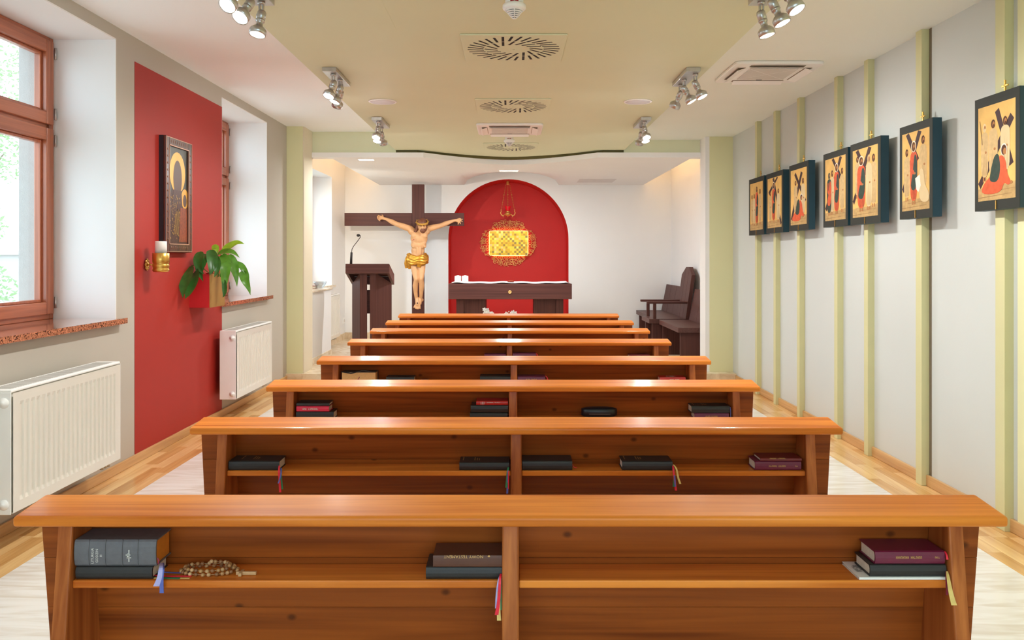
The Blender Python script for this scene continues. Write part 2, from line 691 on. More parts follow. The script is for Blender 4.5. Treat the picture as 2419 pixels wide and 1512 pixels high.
# rear wall behind the viewer with a wide glazed opening added for fill daylight
RX0, RX1, RZ0, RZ1 = -2.1, 2.1, 0.5, 2.45
mb = MB()
mb.box(WOUT, RX0, YB - 0.2, YB, -0.06, CL + 0.1)
mb.box(RX1, WR + 0.25, YB - 0.2, YB, -0.06, CL + 0.1)
mb.box(RX0, RX1, YB - 0.2, YB, -0.06, RZ0)
mb.box(RX0, RX1, YB - 0.2, YB, RZ1, CL + 0.1)
mb.build('wall_rear', M_wall, **S)
w5 = thing('window_rear_added', (0, YB - 0.1, RZ0), None, None, kind='structure')
for i in range(5):
    x = RX0 + (RX1 - RX0) * i / 4
    MB().box(max(x - .03, RX0), min(x + .03, RX1), YB - .13, YB - .06, RZ0, RZ1).build('mullion', M_win, w5)
for z in (RZ0, RZ1 - .06):
    MB().box(RX0, RX1, YB - .12, YB - .07, z, z + .06).build('rail', M_win, w5)
for i in range(4):
    x = RX0 + (RX1 - RX0) * i / 4
    MB().box(x + .03, x + (RX1 - RX0) / 4 - .03, YB - .10, YB - .095, RZ0 + .06, RZ1 - .06).build('pane', M_glass, w5)

# ceilings
MB().box(WL - 0.1, -1.2, YB, BEAM + 0.1, CL, CL + 0.1).build('ceiling_left', M_ceilL, **S)
MB().box(1.2, WR + 0.1, YB, BEAM + 0.1, CR, CR + 0.18).build('ceiling_right', M_ceilR, **S)
# dropped olive panel with a bowed end towards the altar
PXL, PXR = -1.32, 1.286
bow = []
nb = 28
BX0, BX1 = -1.08, 1.05


def bow_y(x, y0, amp):
    t = (x - BX0) / (BX1 - BX0)
    return y0 + amp * 0.5 * (1 - math.cos(2 * PI * min(max(t, 0), 1))) ** 1.0


poly = [(PXL, YB), (PXR, YB), (PXR, BEAM - 0.004)]
for i in range(nb + 1):
    x = BX1 + (BX0 - BX1) * i / nb
    t = abs(2 * i / nb - 1)
    poly.append((x, BEAM - 0.004 + 0.62 * (1 - t ** 2.0) ** 1.0 * (1 - 0.25 * t)))
poly.append((PXL, BEAM - 0.004))
cp = MB().prism(poly, 'xy', CP, CP + 0.16).build('ceiling_panel', M_green, **S)
# dark recessed edge above the bow
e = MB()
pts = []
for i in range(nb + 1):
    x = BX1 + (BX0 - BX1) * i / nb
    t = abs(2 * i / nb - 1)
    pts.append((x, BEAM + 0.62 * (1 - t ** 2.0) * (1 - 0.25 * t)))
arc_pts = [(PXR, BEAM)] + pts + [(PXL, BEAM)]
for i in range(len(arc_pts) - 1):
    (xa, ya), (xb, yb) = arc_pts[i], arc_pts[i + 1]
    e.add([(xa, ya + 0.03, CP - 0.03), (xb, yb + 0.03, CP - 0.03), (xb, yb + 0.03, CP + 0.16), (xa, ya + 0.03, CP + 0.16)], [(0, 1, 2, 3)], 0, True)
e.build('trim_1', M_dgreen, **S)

# pillars and bulkhead
PIL, PIR = -2.271, 2.155
left_pier = MB().box(WL - 0.2, PIL - 0.0, PIER, BEAM, -0.06, CL + 0.05).build('wall_pillar_left', M_pierw, **S)
MB().box(WL, PIL - 0.012, PIER - 0.006, PIER + 0.002, 0.0, CL).build('green_face', M_pier, left_pier)
right_pier = MB().box(PIR, WR + 0.2, PIER + 0.127, BEAM, -0.06, CL + 0.05).build('wall_pillar_right', M_white, **S)
MB().box(PIR + 0.045, WR, PIER + 0.12, PIER + 0.13, 0.0, CR).build('green_face', M_pier, right_pier)
MB().box(PIR, WR, PIER + 0.11, PIER + 0.127, 0.0, 0.05).build('skirting', M_base, right_pier)
MB().box(WL, PIL, PIER - 0.02, PIER - 0.004, 0.0, 0.05).build('skirting', M_base, left_pier)
bh = MB()
bh.box(WL, PXL + 0.0, BEAM, BEAM + 0.1, SOF + 0.058, CL + 0.05)
bh.box(PXR, WR, BEAM, BEAM + 0.1, SOF + 0.058, CL + 0.05)
bh.build('wall_bulkhead', M_green, **S)

# chancel: soffit slab with the bowed front edge and the lunette over the arch
SX0, SX1 = -2.06, 2.06
LX, LY0, LH = 0.74, 10.78, 0.205


def front_y(x):
    if x <= -1.0 or x >= 0.98:
        return BEAM - 0.03
    t = abs((x + 0.01) / 0.99)
    return BEAM - 0.03 + 0.72 * (1 - t * t) * (1 - 0.2 * t)


xs = sorted(set([SX0 + (SX1 - SX0) * i / 30 for i in range(31)] + [-1.0, 0.98] + [-LX + 2 * LX * i / 24 for i in range(25)]))
so = MB()
nd = 16
rowsv = []
for x in xs:
    fy = front_y(x)
    ysx = [fy, LY0] + [LY0 + (APSE - LY0) * j / nd for j in range(1, nd + 1)]
    col = []
    for y in ysx:
        h = 0.0
        if abs(x) < LX and y > LY0:
            tt = (y - LY0) / (APSE - LY0)
            h = LH * math.sqrt(max(0, 1 - (x / LX) ** 2)) * tt
        col.append((x, y, SOF + h))
    rowsv.append(col)
vs = [p for c in rowsv for p in c]
nc = nd + 2
fs = []
for i in range(len(xs) - 1):
    for j in range(nc - 1):
        fs.append((i * nc + j, i * nc + j + 1, (i + 1) * nc + j + 1, (i + 1) * nc + j))
so.add(vs, fs, 0, True)
fas = MB()
for i in range(len(xs) - 1):
    a, b = rowsv[i][0], rowsv[i + 1][0]
    so.add([a, b, (b[0], b[1], SOF + 0.058), (a[0], a[1], SOF + 0.058)], [(0, 1, 2, 3)])
    so.add([(a[0], a[1], SOF + 0.058), (b[0], b[1], SOF + 0.058), (b[0], b[1] + 0.2, SOF + 0.058), (a[0], a[1] + 0.2, SOF + 0.058)], [(0, 1, 2, 3)])
# side faces and top sheet
for x in (SX0, SX1):
    so.add([(x, BEAM - 0.03, SOF), (x, APSE, SOF), (x, APSE, SOF + 0.058), (x, BEAM - 0.03, SOF + 0.058)], [(0, 1, 2, 3)])
for x0, x1 in ((WL, SX0), (SX1, WR)):
    so.box(x0, x1, BEAM - 0.03, BEAM + 0.1, SOF, SOF + 0.058)
so.build('ceiling_chancel', M_white, recalc=False, **S)
top = MB()
top.box(CWL - 0.1, CWR + 0.1, BEAM + 0.1, APSE + 0.1, CL + 0.06, CL + 0.16)
top.build('ceiling_cove', M_pale, **S)

# chancel side walls
mb = MB()
NW0, NW1 = 10.2, 11.77
mb.box(-3.05, CWL, BEAM, NW0, -0.06, CL + 0.1)
mb.box(-3.05, CWL, NW1, APSE + 0.9, -0.06, CL + 0.1)
mb.box(-3.05, CWL, NW0, NW1, -0.06, 0.93)
mb.box(-3.05, CWL, NW0, NW1, 2.52, CL + 0.1)
mb.build('wall_chancel_left', M_pale, **S)
MB().box(CWR, CWR + 0.3, BEAM, APSE + 0.9, -0.06, CL + 0.1).build('wall_chancel_right', M_pale, **S)
MB().box(CWR - 0.015, CWR, BEAM, APSE, PLAT, PLAT + 0.08).build('baseboard_chancel_right', M_plat, **S)
MB().box(CWL, CWL + 0.015, 10.62, APSE, PLAT, PLAT + 0.1).build('baseboard_chancel_left', M_plat, **S)

# platform with its step
st = MB()
st.box(PIL - 0.2, WR, 8.86, 9.3, -0.06, PLAT)
st.box(CWL - 0.05, CWR + 0.05, 9.3, APSE + 0.7, -0.06, PLAT)
st.build('floor_chancel', M_plat, bevel=0.004, **S)

# rear wall with the red arched recess
AX, AR = -0.046, 0.937
AZ = 1.638
ARW = 0.94
arch = []
na = 40
for i in range(na + 1):
    t = PI * i / na
    arch.append((AX + ARW * math.cos(t), AZ + AR * math.sin(t)))       # right to left over the top
aw = MB()
zt = CL + 0.1
right = [(CWR, PLAT - 0.05), (CWR, zt), (AX, zt)] + [arch[i] for i in range(na // 2, -1, -1)] + [(AX + ARW, PLAT - 0.05)]
left = [(CWL, PLAT - 0.05), (AX - ARW, PLAT - 0.05)] + [arch[i] for i in range(na, na // 2 - 1, -1)] + [(AX, zt), (CWL, zt)]
aw.poly([(x, APSE, z) for x, z in right])
aw.poly([(x, APSE, z) for x, z in left])
aw.build('wall_apse', M_pale, recalc=False, **S)
RD = 0.6
nb_ = MB()
outline = [(AX + ARW, PLAT - 0.05)] + arch + [(AX - ARW, PLAT - 0.05)]
for i in range(len(outline) - 1):
    (xa, za), (xb, zb) = outline[i], outline[i + 1]
    nb_.add([(xa, APSE, za), (xb, APSE, zb), (xb, APSE + RD, zb), (xa, APSE + RD, za)], [(0, 1, 2, 3)], 0, 0 < i < len(outline) - 2)
nb_.poly([(x, APSE + RD, z) for x, z in outline])
nb_.build('wall_arch_recess', M_arch, recalc=False, **S)
MB().box(CWL, AX - ARW, APSE - 0.015, APSE, PLAT, PLAT + 0.1).build('baseboard_apse', M_plat, **S)

# boxed parapet below the chancel window
pp = MB().box(CWL, -2.35, BEAM, 10.6, PLAT, 0.935).build('wall_parapet', M_pale, **S)
MB().box(CWL, -2.335, BEAM, 10.615, 0.935, 0.955).build('parapet_cap', M_plat, pp, bevel=0.003)
MB().box(-2.35, -2.338, BEAM, 10.6, PLAT, PLAT + 0.075).build('skirting', M_plat, pp)


# windows
def window(name, y0, y1, xin, xframe, z0, z1, split, xout, sill_over=0.05, full=True):
    w = thing(name, (xframe, (y0 + y1) / 2, z0), None, None, kind='structure')
    # white reveals
    rv = MB()
    t = 0.006
    rv.box(xframe - 0.02, xin + 0.0008, y1 - t, y1 + 0.002, z0, z1)
    rv.box(xframe - 0.02, xin + 0.0008, y0 - 0.002, y0 + t, z0, z1)
    rv.box(xframe - 0.02, xin + 0.0008, y0, y1, z1 - t, z1 + 0.002)
    rv.build('reveal', M_white, w)
    orv = MB()
    orv.box(xout - 0.002, xframe - 0.02, y1 - 0.07, y1 + 0.002, z0 - 0.1, z1)
    orv.box(xout - 0.002, xframe - 0.02, y0 - 0.002, y0 + 0.07, z0 - 0.1, z1)
    orv.box(xout - 0.002, xframe - 0.02, y0, y1, z1 - 0.03, z1)
    orv.build('outer_reveal', M_facade, w)
    fr = MB()
    fx0, fx1 = xframe - 0.07, xframe
    fr.box(fx0, fx1, y0 + t, y0 + 0.05, z0, z1 - t)
    fr.box(fx0, fx1, y1 - 0.05, y1 - t, z0, z1 - t)
    fr.build('jamb', M_win, w, bevel=0.004)
    MB().box(fx0, fx1, y0 + 0.05, y1 - 0.05, z0, z0 + 0.045).build('bottom_rail', M_winy, w, bevel=0.004)
    MB().box(fx0, fx1, y0 + 0.05, y1 - 0.05, z1 - 0.045, z1 - t).build('top_rail', M_winy, w, bevel=0.004)
    if split:
        MB().box(fx0, fx1 - 0.012, y0 + 0.05, y1 - 0.05, split - 0.035, split + 0.035).build('transom', M_winy, w, bevel=0.004)
        spans = [(z0 + 0.03, split - 0.012), (split + 0.012, z1 - 0.03)]
    else:
        spans = [(z0 + 0.03, z1 - 0.03)]
    for (a, b) in spans:
        sx0, sx1 = xframe - 0.055, xframe + 0.016
        sw = 0.075
        ya, yb = y0 + 0.03, y1 - 0.03
        sash = MB().box(sx0, sx1, ya, ya + sw, a, b)
        sash.box(sx0, sx1, yb - sw, yb, a, b)
        so_ = sash.build('sash', M_win, w, bevel=0.005)
        rl = MB().box(sx0, sx1, ya + sw, yb - sw, a, a + sw)
        rl.box(sx0, sx1, ya + sw, yb - sw, b - sw, b)
        rl.build('sash_rail', M_winy, so_, bevel=0.005)
        bd = MB()
        g = 0.018
        for (u0, u1, v0, v1) in ((ya + sw, ya + sw + g, a + sw, b - sw), (yb - sw - g, yb - sw, a + sw, b - sw), (ya + sw + g, yb - sw - g, a + sw, a + sw + g), (ya + sw + g, yb - sw - g, b - sw - g, b - sw)):
            bd.box(sx0 + 0.002, sx1 - 0.03, u0, u1, v0, v1)
        bd.build('glazing_bead', M_win, so_, bevel=0.004)
        MB().box(sx0 + 0.012, sx0 + 0.016, ya + sw, yb - sw, a + sw, b - sw).build('pane', M_glass, so_)
        if full:
            hg = MB()
            for zz in (a + 0.07, b - 0.07):
                hg.tube([(sx1 + 0.006, yb + 0.008, zz - 0.035), (sx1 + 0.006, yb + 0.008, zz + 0.035)], 0.007, 8)
            hg.build('hinge', M_steel, so_)
    sl = MB().box(xframe - 0.01, xin + sill_over, y0 - (0.05 if sill_over else 0), y1 + (0.05 if sill_over else 0), z0 - 0.035, z0)
    sl = MB()
    sl.box(xframe - 0.01, xin, y0 + 0.001, y1 - 0.001, z0 - 0.034, z0)
    sl.box(xin, xin + sill_over, y0 - 0.05, y1 + 0.05, z0 - 0.034, z0)
    sl.build('sill', M_granite if full else M_plat, w)
    return w


M_facade = mat('pale_render', (178, 172, 168), 0.85, var=0.03, scale=30, bump=0.2, bscale=150)
window('window_1', WIN[0][0], WIN[0][1], WL, -2.845, WZ0, WZ1, 2.148, WOUT)
window('window_2', WIN[1][0], WIN[1][1], WL, -2.845, WZ0, WZ1, 2.148, WOUT)
window('window_left_added', WIN[2][0], WIN[2][1], WL, -2.845, WZ0, WZ1, 2.148, WOUT)  # unseen window, added to bring in more daylight
window('window_4', NW0, NW1, CWL, -2.95, 0.955, 2.52, None, -3.05, 0.05, full=False)

# vertical strips on the right wall (far px, face end px, near px)
strips = [(1786, 1788, 1793), (1829, 1832, 1837), (1885, 1888.5, 1897), (1973, 1978, 1989), (2042, 2050, 2065), (2163, 2177, 2199), (2351, 2373, 2397)]
SPX = 2.415
STRIP_Y = []
for i, (a, b, c) in enumerate(strips):
    yn = F * SPX / (b - VX)
    yf = F * SPX / (a - VX)
    yf = max(yf, yn + 0.06)
    STRIP_Y.append((yn + yf) / 2)
    MB().box(SPX, WR + 0.002, yn, yf, 0.0, CR).build('trim_%d' % (i + 2), M_strip, bevel=0.002, **S)
# dark joint in the wall beside the sixth strip
yn = F * SPX / (2177 - VX)
MB().box(WR - 0.002, WR + 0.003, yn - 0.03, yn - 0.004, 0.065, CR).build('trim_9', mat('dark_joint', (120, 108, 88), 0.8), **S)

# access hatches: thin panels in the ceilings
hz = MB()
MB().box(-1.5 + 0.55, -0.62, 2.7, 4.39, CP - 0.0012, CP + 0.001).build('ceiling_hatch', M_green, **S)
MB().box(X(938, 11.7), X(1030, 11.7), 11.5, 12.3, SOF - 0.0012, SOF + 0.001).build('ceiling_hatch.001', M_white, **S)
MB().box(X(1366, 12.0), X(1452, 12.0), 11.75, 12.3, SOF - 0.0012, SOF + 0.001).build('ceiling_hatch.002', mat('grey_vent_cover', (214, 208, 206), 0.7), **S)

# outside: paving, neighbouring house
MB().box(-40, WOUT, -20, 45, -0.4, -0.3).build('ground_outside', mat('pale_paving', (200, 198, 190), 0.9, var=0.1), **S)


# ================================================================== light sources that belong to the ceiling
def cove(name, x, label):
    o = MB().box(x - 0.02, x + 0.02, BEAM + 0.3, APSE - 0.15, SOF + 0.064, SOF + 0.08)
    c = o.build(name, M_cove, label=label, cat='light strip')
    return c


cove('cove_light', SX0 + 0.16, 'warm cove light strip above the left edge of the chancel soffit')
cove('cove_light', SX1 - 0.16, 'warm cove light strip above the right edge of the chancel soffit')
for px, py, hw, pw_, lab in ((865, 377, 0.085, 14, 'white recessed slot light in soffit left of the cross'), (1202, 403, 0.12, 52, 'white recessed slot light in soffit above the red arch')):
    d = F * (SOF - EYE) / (VY - py)
    x = X(px, d)
    h = (SOF - EYE)
    t = thing('slot_light', (x, d, SOF - 0.004), lab, 'ceiling light', 'recessed slot lights')
    MB().box(x - hw - 0.006, x + hw + 0.006, d - 0.05, d + 0.05, SOF - 0.003, SOF - 0.0008).build('bezel', M_white, t)
    MB().box(x - hw, x + hw, d - 0.042, d + 0.042, SOF - 0.005, SOF - 0.003).build('diffuser', M_led, t)
    area_light('slot_light_beam', (x, d, SOF - 0.01), (0, 0, 0), hw * 2, 0.08, pw_, (.92, .97, 1))

# ================================================================== pews
PEW_W = 1.05
pew = thing('pew', (0, 0, 0), 'pew', 'pew', 'rows of pews facing the altar')
# reading ledge, rising a little towards the front of the room
ledge = MB()
ledge.hexa([(-PEW_W, 0, .772), (PEW_W, 0, .772), (PEW_W, .124, .785), (-PEW_W, .124, .785),
            (-PEW_W, 0, .795), (PEW_W, 0, .795), (PEW_W, .124, .808), (-PEW_W, .124, .808)])
ledge.build('ledge', M_pewx, pew, bevel=0.007, seg=3)
BW = 1.052


def back_y(z):
    return .108 + (.778 - z) * .12


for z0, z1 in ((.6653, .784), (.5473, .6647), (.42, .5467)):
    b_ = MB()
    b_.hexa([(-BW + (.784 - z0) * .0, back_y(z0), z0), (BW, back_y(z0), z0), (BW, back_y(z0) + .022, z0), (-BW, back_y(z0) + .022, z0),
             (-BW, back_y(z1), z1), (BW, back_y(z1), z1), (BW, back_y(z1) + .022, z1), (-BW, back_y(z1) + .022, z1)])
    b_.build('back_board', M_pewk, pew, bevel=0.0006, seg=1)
EX0, EX1 = .937, .969
side = [(.028, .772), (0.0, .536), (-.06, .05), (-.06, 0.0), (.47, 0.0), (.47, .05), (.45, .398), (.160, .412), (.122, .66), (.108, .772)]
for s in (-1, 1):
    a, b = (s * EX0, s * EX1) if s > 0 else (-EX1, -EX0)
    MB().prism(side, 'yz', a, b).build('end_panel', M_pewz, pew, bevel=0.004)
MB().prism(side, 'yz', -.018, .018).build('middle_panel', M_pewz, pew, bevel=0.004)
for a, b in ((-EX0, -.018), (.018, EX0)):
    MB().box(a, b, .026, .1225, .634, .651).build('book_shelf', M_pewx, pew, bevel=0.003)
MB().box(-1.0, 1.0, .176, .49, .412, .436).build('seat', M_pewx, pew, bevel=0.006)
for s in (-.9, .9):
    MB().box(s - .02, s + .02, -.22, .0, .14, .19).build('kneeler_arm', M_pewz, pew, bevel=0.003)
MB().box(-.93, .93, -.24, -.09, .19, .215).build('kneeler', M_pewx, pew, bevel=0.006)

PEW_W_PX = [2356, 1547, 1170, 934, 767, 663, 588, 523]
PEW_C_PX = [1206, 1219.5, 1212, 1214, 1203.5, 1204.5, 1204, 1201.5]
PEW_D = [F * 2 * PEW_W / w for w in PEW_W_PX]
PEW_LABEL = [
    'varnished pine pew nearest the viewer, holding grey missal and wooden rosary',
    'second pew from the viewer, four black books and a burgundy pair inside',
    'third pew from the viewer, holding a spectacle case between book stacks',
    'fourth pew from the viewer, with a tan-paged big bible on its shelf',
    'fifth pew from the viewer, only purple book tops showing on its shelf',
    'sixth pew from the viewer, between the fifth and the seventh pew',
    'seventh pew from the viewer, directly behind the foremost pew',
    'foremost small-looking pew, closest to the altar and chancel step']
for i in range(8):
    o = pew if i == 0 else copy_tree(pew)
    o.location = (X(PEW_C_PX[i], PEW_D[i]), PEW_D[i], 0)
    o['label'] = PEW_LABEL[i]
for o in list(bpy.data.objects):
    if o.get('category') == 'pew':
        ORG[o] = Vector(o.location)

# ================================================================== books
M_page = mat('book_pages', (228, 216, 196), 0.8, var=0.08, scale=120)
M_paged = mat('tan_book_pages', (226, 178, 120), 0.8, var=0.06, scale=120)
M_pageo = mat('orange_book_pages', (216, 126, 36), 0.6, var=0.06, scale=80)
M_txt = mat('gold_lettering', (212, 168, 104), 0.45, 0.3)
M_txtw = mat('pale_lettering', (226, 222, 214), 0.5)
COVER = {
    'black': mat('black_leatherette', (38, 35, 34), 0.46, var=0.08, scale=60, bump=0.05, bscale=300),
    'grey': mat('slate_leatherette', (102, 100, 104), 0.5, var=0.08, scale=60, bump=0.08, bscale=300),
    'brown': mat('brown_leatherette', (92, 52, 34), 0.45, var=0.06, scale=60),
    'burgundy': mat('burgundy_cloth', (110, 26, 58), 0.36, var=0.06, scale=60),
    'purple': mat('plum_cloth', (112, 44, 80), 0.4, var=0.06, scale=60),
    'darkred': mat('dark_red_cover', (112, 30, 30), 0.4, var=0.06, scale=60),
    'red': mat('scarlet_cover', (188, 36, 30), 0.4, var=0.06, scale=60),
    'pink': mat('crimson_pink_cover', (226, 36, 74), 0.35, var=0.05, scale=60),
    'white': mat('white_paper_cover', (240, 238, 234), 0.6, var=0.02),
}
RIB = {k: mat('ribbon_' + k, v, 0.45, var=0.08, scale=80) for k, v in dict(
    red=(232, 36, 60), blue=(92, 104, 182), lavender=(176, 172, 222), green=(46, 132, 84), yellow=(226, 196, 116), wine=(140, 24, 60)).items()}


def ribbon_mesh(mb, pts, w0, w1, side=(1, 0, 0), th=0.0005):
    """flat band through points, both faces, a little thickness"""
    pts = [Vector(p) for p in pts]
    # smooth the path
    dense = []
    for i in range(len(pts) - 1):
        p0 = pts[max(i - 1, 0)]
        p1, p2 = pts[i], pts[i + 1]
        p3 = pts[min(i + 2, len(pts) - 1)]
        for k in range(5):
            t = k / 5
            dense.append(0.5 * ((2 * p1) + (p2 - p0) * t + (2 * p0 - 5 * p1 + 4 * p2 - p3) * t * t + (3 * p1 - p0 - 3 * p2 + p3) * t ** 3))
    dense.append(pts[-1])
    n = len(dense)
    s = Vector(side).normalized()
    vs = []
    for i, p in enumerate(dense):
        w = w0 + (w1 - w0) * i / (n - 1)
        d = (dense[min(i + 1, n - 1)] - dense[max(i - 1, 0)]).normalized()
        nn = d.cross(s)
        nn = nn.normalized() if nn.length > 1e-6 else Vector((0, 1, 0))
        for a, b in ((-1, -1), (1, -1), (1, 1), (-1, 1)):
            vs.append(p + s * (w / 2 * a) + nn * (th * b))
    fs = [(0, 1, 2, 3)]
    for i in range(n - 1):
        for k in range(4):
            k2 = (k + 1) % 4
            fs.append((i * 4 + k, i * 4 + k2, i * 4 + 4 + k2, i * 4 + 4 + k))
    fs.append((n * 4 - 1, n * 4 - 2, n * 4 - 3, n * 4 - 4))
    mb.add(vs, fs)
    return mb


def glyph_row(mb, x0, x1, y, z, h, n, gap=None, m=0, lift=0.0004):
    """row of worn, unreadable gilt letters on a spine facing the viewer"""
    rnd = random.Random(n * 31 + int(x0 * 1000))
    w = (x1 - x0) / n
    for i in range(n):
        if gap and i == gap:
            continue
        a = x0 + i * w + w * .12
        b = x0 + (i + 1) * w - w * .12
        k = rnd.randint(0, 3)
        t = w * .2
        mb.add([(a, y - lift, z - h / 2), (a + t, y - lift, z - h / 2), (a + t, y - lift, z + h / 2), (a, y - lift, z + h / 2)], [(0, 1, 2, 3)], m)
        if k != 1:
            mb.add([(b - t, y - lift, z - h / 2), (b, y - lift, z - h / 2), (b, y - lift, z + h / 2), (b - t, y - lift, z + h / 2)], [(0, 1, 2, 3)], m)
        zz = z + h * (.5 if k == 0 else (-.5 if k == 1 else 0)) * .8
        mb.add([(a, y - lift, zz - h * .1), (b, y - lift, zz - h * .1), (b, y - lift, zz + h * .1), (a, y - lift, zz + h * .1)], [(0, 1, 2, 3)], m)


def book(p, xl, xr, yt, yb, cover, label, z0=None, pages='page', depth=.080, off=.029, rnd=.3, name='book', cat='book', group=None, fore=False, dx=0):
    """closed book lying with its spine to the viewer; spine edges from the survey pixels on pew number p"""
    d = PEW_D[p] + off
    x0, x1 = X(xl, d), X(xr, d)
    zb = .6512 if z0 is None else z0
    zt = Z(yt, d) if yb is None else zb + (yb - yt) * d / F
    h = zt - zb
    t = thing(name, ((x0 + x1) / 2, d, zb), label, cat, group or 'prayer books left on the pew shelves')
    ct = min(.0028, h * .14)
    y0, y1 = d, d + depth
    pm = {'page': M_page, 'tan': M_paged, 'orange': M_pageo}[pages]
    cv = MB()
    # spine with rounded back, covers above and below, as one folded case
    n = 6
    prof_o = [(y1, zb)]
    prof_i = [(y1, zb + ct)]
    bulge = min(.006, h * rnd)
    for i in range(n + 1):
        a = -PI / 2 + PI * i / n
        prof_o.append((y0 + bulge - bulge * math.cos(a), zb + h / 2 + h / 2 * math.sin(a)))
        prof_i.append((y0 + bulge + ct - bulge * math.cos(a) * .8, zb + h / 2 + (h / 2 - ct) * math.sin(a)))
    prof_o.append((y1, zt))
    prof_i.append((y1, zt - ct))
    if fore:   # spine away, page edges to the viewer
        mir = lambda q: [(y0 + y1 - a, b) for a, b in q]
        prof_o, prof_i = mir(prof_o), mir(prof_i)
    poly = prof_o + prof_i[::-1]
    k = len(prof_o)
    vs = [(x0, a, b) for a, b in poly] + [(x1, a, b) for a, b in poly]
    N = len(poly)
    fs = []
    for i in range(N):
        j = (i + 1) % N
        fs.append((i, j, j + N, i + N))
    for i in range(k - 1):
        fs.append((i, i + 1, N - 2 - i, N - 1 - i))
        fs.append((N + i, N + i + 1, N + N - 2 - i, N + N - 1 - i))
    cv.add(vs, fs)
    cv.build('cover', COVER[cover], t)
    e = .003
    pa, pb = (y0 + bulge + ct * .9, y1 - e) if not fore else (y0 + e, y1 - bulge - ct * .9)
    MB().box(x0 + e, x1 - e, pa, pb, zb + ct, zt - ct).build('page_block', pm, t)
    t['zt'] = zt
    return t, (x0, x1, y0, y1, zb, zt)


def ribbons(t, specs):
    for col, pts, w0, w1 in specs:
        mb = MB()
        v_ = Vector(pts[-1]) - Vector(pts[0])
        ribbon_mesh(mb, pts, w0, w1, (1, 0, 0) if abs(v_.z) > abs(v_.x) else (0, 1, 0))
        mb.build('ribbon', RIB[col], t)


# --- pew 1
d0 = PEW_D[0] + .027
low, q1 = book(0, 178, 359, 1337.5, 1368, 'black', 'black book lying under the thick grey missal on the nearest pew')
ribbons(low, [
    ('red', [at(362, 1359, d0 + .02), at(400, 1361, d0 + .018), at(452, 1361, d0 + .02)], .004, .006),
    ('blue', [at(372, 1350, d0 + .036), at(415, 1353, d0 + .035), at(449, 1351, d0 + .036)], .004, .006),
    ('yellow', [at(362, 1365, d0 + .012), at(400, 1365.5, d0 + .012), at(448, 1366, d0 + .010)], .004, .004),
    ('green', [at(380, 1365, d0 + .009), at(415, 1366, d0 + .009), at(425, 1366, d0 + .009)], .005, .007)])
big, q = book(0, 175, 368, 1275, 1337, 'grey', 'thick slate-grey missal with orange page edges and ribbed spine', z0=q1[5] + .0005, pages='orange', rnd=.42, depth=.078)
tx = MB()
yy = q[2]
for s, px, sz in (('LITURGIA', 219, .0078), ('GODZIN', 229.5, .0074), ('III', 239, .007)):
    text_into(tx, s, sz, (X(px, yy), yy - .0004, Z(1313, yy)), (0, 0, 1), (-1, 0, 0))
# small gilt cross mark
cx, cz = X(305, yy), Z(1313, yy)
for a, b, c, e_ in ((-.001, .001, -.013, .013), (-.005, .005, -.005, -.0032), (-.007, .003, .001, .003), (-.004, -.002, -.006, .005)):
    tx.add([(cx + a, yy - .0009, cz + c), (cx + b, yy - .0009, cz + c), (cx + b, yy - .0009, cz + e_), (cx + a, yy - .0009, cz + e_)], [(0, 1, 2, 3)])
tx.build('lettering', M_txtw, big)
for px in (209, 248, 288, 325):
    rb = MB()
    x = X(px, yy)
    pts = []
    for i in range(9):
        a = -PI / 2 * .9 + PI * .9 * i / 8
        h2 = (q[5] - q[4]) / 2
        pts.append((x, yy + .006 - .0066 * math.cos(a), (q[4] + q[5]) / 2 + h2 * math.sin(a)))
    rb.tube(pts, .0011, 6)
    rb.build('spine_rib', COVER['grey'], big)
ribbons(big, [
    ('lavender', [at(381, 1330, d0 + .02), at(380, 1342, d0 - .006), at(377, 1364, d0 - .013), at(369, 1385, d0 - .012)], .006, .013),
    ('blue', [at(385, 1330, d0 + .025), at(385, 1344, d0 - .006), at(382, 1366, d0 - .012), at(382, 1401, d0 - .011)], .005, .009),
    ('wine', [at(372, 1318, d0 - .0005), at(375, 1325, d0 - .003), at(373, 1333, d0 - .001)], .003, .002)])

nt_low, q1 = book(0, 1006, 1186, 1337, 1367, 'black', 'black book under the brown testament beside the nearest middle panel')
ribbons(nt_low, [
    ('lavender', [at(1182, 1360, d0), at(1178, 1372, d0 - .012), at(1174, 1400, d0 - .013), at(1172, 1437, d0 - .012)], .004, .005),
    ('red', [at(1183, 1356, d0), at(1181, 1372, d0 - .014), at(1178, 1420, d0 - .015), at(1173, 1453, d0 - .014)], .004, .008),
    ('green', [at(1183, 1360, d0), at(1182, 1385, d0 - .010), at(1182, 1420, d0 - .011), at(1182, 1441, d0 - .011)], .004, .006),
    ('yellow', [at(1182, 1362, d0), at(1179, 1382, d0 - .012), at(1178, 1440, d0 - .013), at(1179, 1466, d0 - .013)], .004, .009)])
nt, q = book(0, 1023, 1186, 1299, 1325.5, 'brown', 'brown book with gilt upside-down spine title beside the middle panel', z0=q1[5] + .0005, depth=.078, rnd=.05)
tx = MB()
text_into(tx, 'NOWY TESTAMENT', .0094, (X(1095, q[2]), q[2] - .0006, Z(1314.5, q[2])), (-1, 0, 0), (0, 0, -1))
tx.ball((X(1155, q[2]), q[2] - .0004, Z(1314, q[2])), (.003, .0006, .0022), 8, 6)
tx.build('lettering', M_txt, nt)

